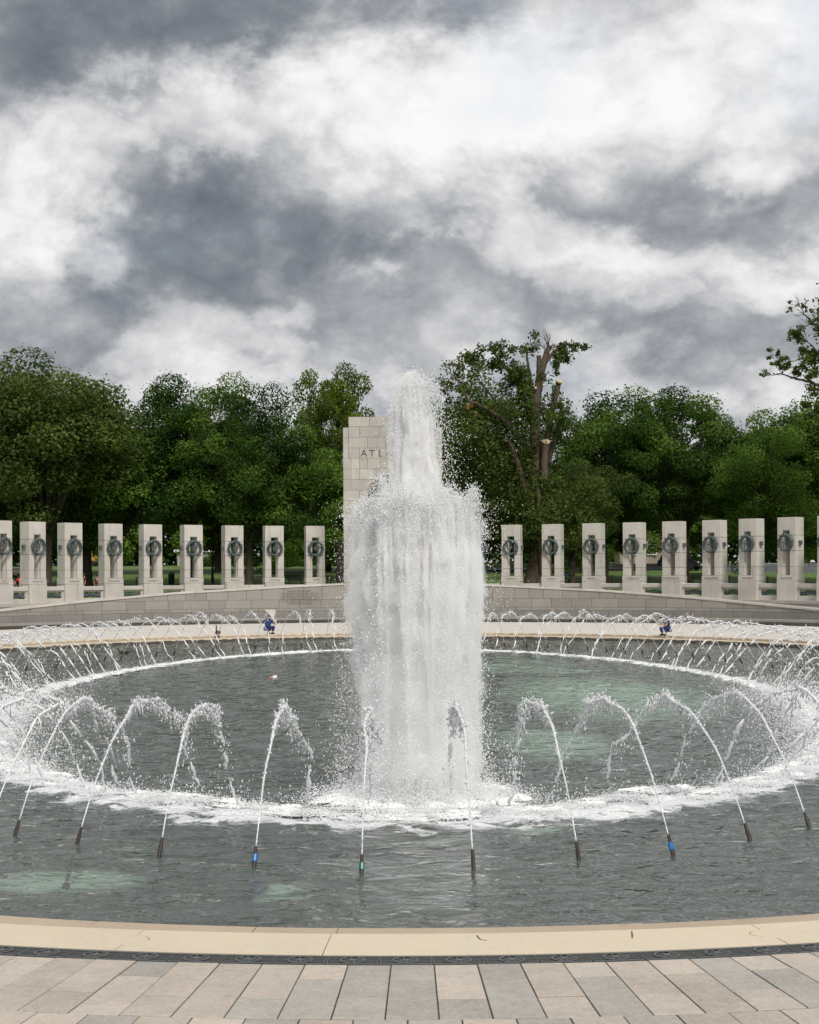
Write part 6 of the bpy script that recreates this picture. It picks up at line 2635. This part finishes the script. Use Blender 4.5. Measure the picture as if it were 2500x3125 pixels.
def person(loc, rz, J, label, top, legs, hair='hair', group=None, short_sleeve=True, shoes=True, mem=False):
    """J: joint name -> (x, y, z), figure faces -y"""
    root = empty('person', loc, rz, mem=mem)
    tag(root, label, 'person', group)
    V, E, Rr = [], [], []
    ix = {}

    def add(k, r, parent=None, co=None):
        ix[k] = len(V)
        V.append(Vector(co if co is not None else J[k]))
        Rr.append(r)
        if parent is not None:
            E.append((ix[parent], ix[k]))
    add('pelvis', (0.15, 0.11))
    add('waist', (0.135, 0.10), 'pelvis')
    add('chest', (0.155, 0.11), 'waist')
    add('neck', 0.055, 'chest')
    add('chin', 0.065, 'neck')
    add('head', (0.078, 0.092), 'chin')
    hd = (Vector(J['head']) - Vector(J['chin'])).normalized()
    add('crown', (0.065, 0.075), 'head', Vector(J['head']) + hd * 0.085)
    for s in 'LR':
        add('sho' + s, 0.062, 'chest')
        add('elb' + s, 0.043, 'sho' + s)
        add('wri' + s, 0.028, 'elb' + s)
        d = (Vector(J['wri' + s]) - Vector(J['elb' + s])).normalized()
        add('palm' + s, (0.042, 0.022), 'wri' + s, Vector(J['wri' + s]) + d * 0.075)
        sd_ = d.cross(Vector((0.3, 1, 0.2))).normalized()
        for k in range(4):
            a = Vector(J['wri' + s]) + d * 0.10 + sd_ * (k - 1.5) * 0.019
            add('f%d%s' % (k, s), 0.0095, 'palm' + s, a + d * 0.02)
            add('g%d%s' % (k, s), 0.0080, 'f%d%s' % (k, s), a + d * (0.055 + 0.01 * (1.5 - abs(k - 1.5))) + Vector((0, 0, -0.012)))
        add('th' + s, 0.010, 'palm' + s, Vector(J['wri' + s]) + d * 0.06 + sd_ * 0.05)
        add('hip' + s, 0.10, 'pelvis')
        add('kne' + s, 0.064, 'hip' + s)
        add('ank' + s, 0.040, 'kne' + s)
        add('toe' + s, (0.040, 0.03), 'ank' + s)
    skin('body', V, E, Rr, M['skin'], root, 1)
    # shirt
    kk = ['pelvis', 'waist', 'chest', 'shoL', 'elbL', 'shoR', 'elbR', 'neck']
    P = {k: Vector(J[k]) for k in kk}
    sl = 0.62 if short_sleeve else 1.0
    SV = [P['pelvis'].lerp(P['waist'], -0.15), P['waist'], P['chest'], P['shoL'], P['shoL'].lerp(P['elbL'], sl), P['shoR'], P['shoR'].lerp(P['elbR'], sl), P['chest'].lerp(P['neck'], 0.55)]
    skin('shirt', SV, [(0, 1), (1, 2), (2, 3), (3, 4), (2, 5), (5, 6), (2, 7)], [(0.175, 0.135), (0.155, 0.12), (0.178, 0.132), 0.085, 0.066, 0.085, 0.066, 0.07], M[top], root, 1)
    LV = [Vector(J['pelvis'])]
    LE, LR = [], [(0.168, 0.128)]
    for s in 'LR':
        b = len(LV)
        LV += [Vector(J['hip' + s]), Vector(J['kne' + s]), Vector(J['kne' + s]).lerp(Vector(J['ank' + s]), 0.85)]
        LE += [(0, b), (b, b + 1), (b + 1, b + 2)]
        LR += [0.118, 0.084, 0.062]
    skin('trousers', LV, LE, LR, M[legs], root, 1)
    # hair cap, nose, ears, eyes
    hc = Vector(J['head']) + hd * 0.055
    m = MB()
    face = Vector((0, -1, 0))
    q = hd.to_track_quat('Z', 'Y').to_matrix().to_4x4()
    m.lathe([(0.098, -0.06), (0.105, 0.0), (0.098, 0.05), (0.07, 0.09), (0.02, 0.112)], 14, Matrix.Translation(hc + Vector((0, 0.014, 0))) @ q)
    m.build('hair', M[hair], root, True)
    m = MB()
    m.tube([Vector(J['head']) + Vector((0, -0.085, 0.01)), Vector(J['head']) + Vector((0, -0.112, -0.02)), Vector(J['head']) + Vector((0, -0.09, -0.028))], [0.010, 0.014, 0.010], 6)
    for sx in (-1, 1):
        m.tube([Vector(J['head']) + Vector((sx * 0.083, 0.005, 0.02)), Vector(J['head']) + Vector((sx * 0.098, 0.012, 0.0)), Vector(J['head']) + Vector((sx * 0.084, 0.005, -0.03))], [0.008, 0.014, 0.008], 6)
    m.build('face_features', M['skin'], root, True)
    m = MB()
    for sx in (-1, 1):
        c = Vector(J['head']) + Vector((sx * 0.032, -0.086, 0.012))
        m.lathe([(0.004, -0.006), (0.010, 0.0), (0.004, 0.006)], 8, Matrix.Translation(c))
    c = Vector(J['head']) + Vector((0, -0.088, -0.05))
    m.tube([c + Vector((-0.022, 0.004, 0)), c, c + Vector((0.022, 0.004, 0))], [0.003, 0.006, 0.003], 5)
    m.build('eyes_and_mouth', M['hair'], root)
    if shoes:
        for s in 'LR':
            m = MB()
            a, b = Vector(J['ank' + s]), Vector(J['toe' + s])
            m.tube([a + Vector((0, 0.05, -0.035)), a + Vector((0, 0, -0.025)), b, b + (b - a).normalized() * 0.04], [0.045, 0.055, 0.045, 0.02], 8)
            m.build('shoe', M['cloth_black'], root, True)
    return root


STAND = {'pelvis': (0, 0, 0.95), 'waist': (0, 0, 1.10), 'chest': (0, 0, 1.32), 'neck': (0, -0.01, 1.50), 'chin': (0, -0.025, 1.57), 'head': (0, -0.02, 1.66),
         'shoL': (0.19, 0, 1.42), 'elbL': (0.25, 0.03, 1.13), 'wriL': (0.26, -0.06, 0.88), 'shoR': (-0.19, 0, 1.42), 'elbR': (-0.25, 0.03, 1.13), 'wriR': (-0.26, -0.06, 0.88),
         'hipL': (0.09, 0, 0.90), 'kneL': (0.10, -0.02, 0.50), 'ankL': (0.10, 0.02, 0.09), 'toeL': (0.11, -0.15, 0.035),
         'hipR': (-0.09, 0, 0.90), 'kneR': (-0.10, -0.02, 0.50), 'ankR': (-0.10, 0.02, 0.09), 'toeR': (-0.11, -0.15, 0.035)}


def pose(base, **kw):
    d = dict(base)
    d.update(kw)
    return d


# red shirt, one arm reaching down to the left towards the seated man's chair
d = 117.5
person((XU(42.5, d), d, ground_z(d) - 0.02), 0.0, pose(STAND, shoR=(-0.20, -0.04, 1.40), elbR=(-0.36, -0.10, 1.16), wriR=(-0.52, -0.16, 0.94), chest=(-0.02, -0.03, 1.31), head=(0.0, -0.05, 1.66)),
       'person in a red shirt leaning to rest one hand on a chair handle', 'cloth_red', 'cloth_black')
SEAT = pose(STAND, pelvis=(0, 0.05, 0.52), waist=(0, 0.06, 0.68), chest=(0, 0.03, 0.90), neck=(0, 0.01, 1.07), chin=(0, -0.02, 1.13), head=(0, -0.03, 1.22), shoL=(0.19, 0.03, 1.0), elbL=(0.25, 0.02, 0.72), wriL=(0.20, -0.22, 0.66),
            shoR=(-0.19, 0.03, 1.0), elbR=(-0.25, 0.02, 0.72), wriR=(-0.20, -0.22, 0.66), hipL=(0.10, 0.0, 0.50), kneL=(0.12, -0.42, 0.52), ankL=(0.12, -0.40, 0.10), toeL=(0.12, -0.57, 0.04),
            hipR=(-0.10, 0.0, 0.50), kneR=(-0.12, -0.42, 0.52), ankR=(-0.12, -0.40, 0.10), toeR=(-0.12, -0.57, 0.04))
d = 116.6
person((XU(29, d), d, ground_z(d) + 0.12), 0.9, SEAT, 'man in a slate grey shirt seated with his back half turned', 'cloth_slate', 'cloth_black')
# his chair
cr = empty('wheelchair', (XU(29.6, d), d + 0.05, ground_z(d) + 0.10), 0.9)
tag(cr, 'dark wheelchair under the seated man in grey', 'wheelchair')
m = MB(); m.bbox(-0.25, 0.25, -0.28, 0.2, 0.34, 0.39, 0.01); m.build('seat', M['cloth_black'], cr)
m = MB(); m.bbox(-0.25, 0.25, 0.24, 0.28, 0.42, 0.88, 0.01); m.build('backrest', M['cloth_black'], cr)
for sx in (-1, 1):
    m = MB(); m.tube([(sx * 0.24, 0.29, 0.35), (sx * 0.24, 0.31, 0.92), (sx * 0.24, 0.46, 0.96)], 0.014, 6); m.build('handle', M['headlamp'], cr)
    m = MB()
    K = 20
    m.tube([(sx * 0.31, 0.08 + 0.30 * math.cos(2 * PI * k / K), 0.20 + 0.30 * math.sin(2 * PI * k / K)) for k in range(K + 1)], 0.016, 6, False)
    m.build('wheel', M['tyre'], cr)
    m = MB(); m.tube([(sx * 0.22, -0.26, 0.34), (sx * 0.22, -0.36, 0.05)], 0.014, 6); m.build('footrest', M['headlamp'], cr)
d = 118.5
person((XU(205, d), d, ground_z(d) - 0.1), 0.6, pose(STAND), 'dark clothed person mostly hidden at the edge of the LOUISIANA pillar', 'cloth_maroon', 'cloth_black')
d = 121.0
person((XU(178, d), d, ground_z(d) - 0.15), -1.2, pose(STAND, kneL=(0.10, -0.2, 0.52), ankL=(0.10, -0.12, 0.12), toeL=(0.1, -0.28, 0.06), kneR=(-0.10, 0.08, 0.5), ankR=(-0.1, 0.3, 0.15), toeR=(-0.1, 0.18, 0.05)), 'person in black walking past the TENNESSEE pillar', 'cloth_black', 'cloth_black')

# figures on the far pool rim
def rim_far(u, up=0.0):
    """place on the far coping seen at picture column u"""
    prev = None
    for i in range(NI):
        p = C_ST[i]
        if p.y < 60:
            prev = None
            continue
        q = TM @ Vector((p.x, p.y, ZC))
        uu = (q.x / q.y * FPX + 1250) * 1725 / 2500
        if prev and (prev[0] - u) * (uu - u) <= 0:
            return prev[1].lerp(q, (u - prev[0]) / (uu - prev[0]))
        prev = (uu, q)
    return prev[1]


q = rim_far(1404)
CROUCH = pose(STAND, pelvis=(0, 0.12, 0.33), waist=(0, 0.10, 0.47), chest=(0, -0.04, 0.66), neck=(0, -0.16, 0.78), chin=(0, -0.22, 0.80), head=(0, -0.29, 0.83),
              shoL=(0.18, -0.06, 0.74), elbL=(0.22, -0.22, 0.52), wriL=(0.14, -0.42, 0.56), shoR=(-0.18, -0.06, 0.74), elbR=(-0.22, -0.24, 0.52), wriR=(-0.14, -0.44, 0.60),
              hipL=(0.10, 0.10, 0.32), kneL=(0.16, -0.28, 0.44), ankL=(0.14, -0.12, 0.09), toeL=(0.15, -0.29, 0.035), hipR=(-0.10, 0.10, 0.32), kneR=(-0.16, -0.26, 0.42), ankR=(-0.14, -0.10, 0.09), toeR=(-0.15, -0.27, 0.035))
person((q.x, q.y + 0.25, ZC), -0.9, CROUCH, 'person in navy clothes crouching on the far pool rim among the jets', 'cloth_navy', 'cloth_navy')
q = rim_far(565)
person((q.x, q.y + 0.25, ZC), 2.6, pose(CROUCH, chest=(0, 0.02, 0.70), neck=(0, -0.02, 0.84), chin=(0, -0.06, 0.88), head=(0, -0.09, 0.95), shoL=(0.18, 0.02, 0.78), shoR=(-0.18, 0.02, 0.78)),
       'hunched person in dark blue squatting on the far pool rim below the stone scroll', 'cloth_blue', 'cloth_navy')


def goose(loc, rz, label, s=1.0, neck='goose_neck', body='goose_body', swim=False, name='goose'):
    root = empty(name, loc, rz)
    root.scale = (s, s, s)
    tag(root, label, 'bird')
    skin('body', [(0.20, 0, 0.30), (0.08, 0, 0.29), (-0.10, 0, 0.30), (-0.26, 0, 0.33), (-0.38, 0, 0.35)], [(0, 1), (1, 2), (2, 3), (3, 4)], [0.075, 0.115, 0.12, 0.07, 0.02], M[body], root, 2, 1)
    h = 0.0 if not swim else -0.14
    skin('neck', [(0.19, 0, 0.33), (0.27, 0, 0.43 + h * 0.3), (0.26, 0, 0.56 + h), (0.27, 0, 0.67 + h), (0.33, 0, 0.70 + h), (0.40, 0, 0.685 + h)], [(0, 1), (1, 2), (2, 3), (3, 4), (4, 5)], [0.05, 0.038, 0.03, 0.034, 0.036, 0.010], M[neck], root, 1)
    for sy in (-1, 1):
        m = MB()
        m.add([(0.10, sy * 0.115, 0.34), (-0.12, sy * 0.128, 0.37), (-0.36, sy * 0.05, 0.37), (-0.14, sy * 0.125, 0.26), (0.06, sy * 0.118, 0.26), (-0.08, sy * 0.14, 0.31)], [(0, 1, 5), (1, 2, 5), (2, 3, 5), (3, 4, 5), (4, 0, 5)])
        m.build('wing', M[body], root)
        if not swim:
            m = MB()
            m.tube([(-0.02, sy * 0.06, 0.2), (-0.03, sy * 0.06, 0.1), (-0.01, sy * 0.06, 0.01)], 0.013, 6)
            m.tube([(-0.02, sy * 0.06, 0.012), (0.08, sy * 0.07, 0.008)], [0.012, 0.03], 5)
            m.build('leg', M['goose_neck'], root)


q = rim_far(459)
goose((q.x, q.y + 0.2 - 0.35, ZC - 0.13), -1.75, 'brown goose with raised black neck standing on the far pool rim', 1.0)
q = memp(259, 1377, 0.0)
qq = TM @ Vector((q[0], q[1], 0))
goose((qq.x, qq.y, -0.2), 3.0, 'small dark duck with pale sides swimming by the far rim', 0.8, 'goose_neck', 'goose_neck', True, 'duck')
q = memp(572, 1427, 0.0)
qq = TM @ Vector((q[0], q[1], 0))
fl = empty('floating_cup', (qq.x, qq.y, 0.0), 0.3)
tag(fl, 'small orange and white cup floating in the pool', 'cup')
m = MB(); m.lathe([(0.03, -0.10), (0.045, 0.0), (0.05, 0.02)], 10, Matrix.Rotation(PI / 2.2, 4, 'Y')); m.build('cup_body', M['orange'], fl)
m = MB(); m.lathe([(0.052, 0.021), (0.055, 0.03), (0.055, 0.16), (0.05, 0.165)], 10, Matrix.Rotation(PI / 2.2, 4, 'Y')); m.build('lid', M['white_paint'], fl)
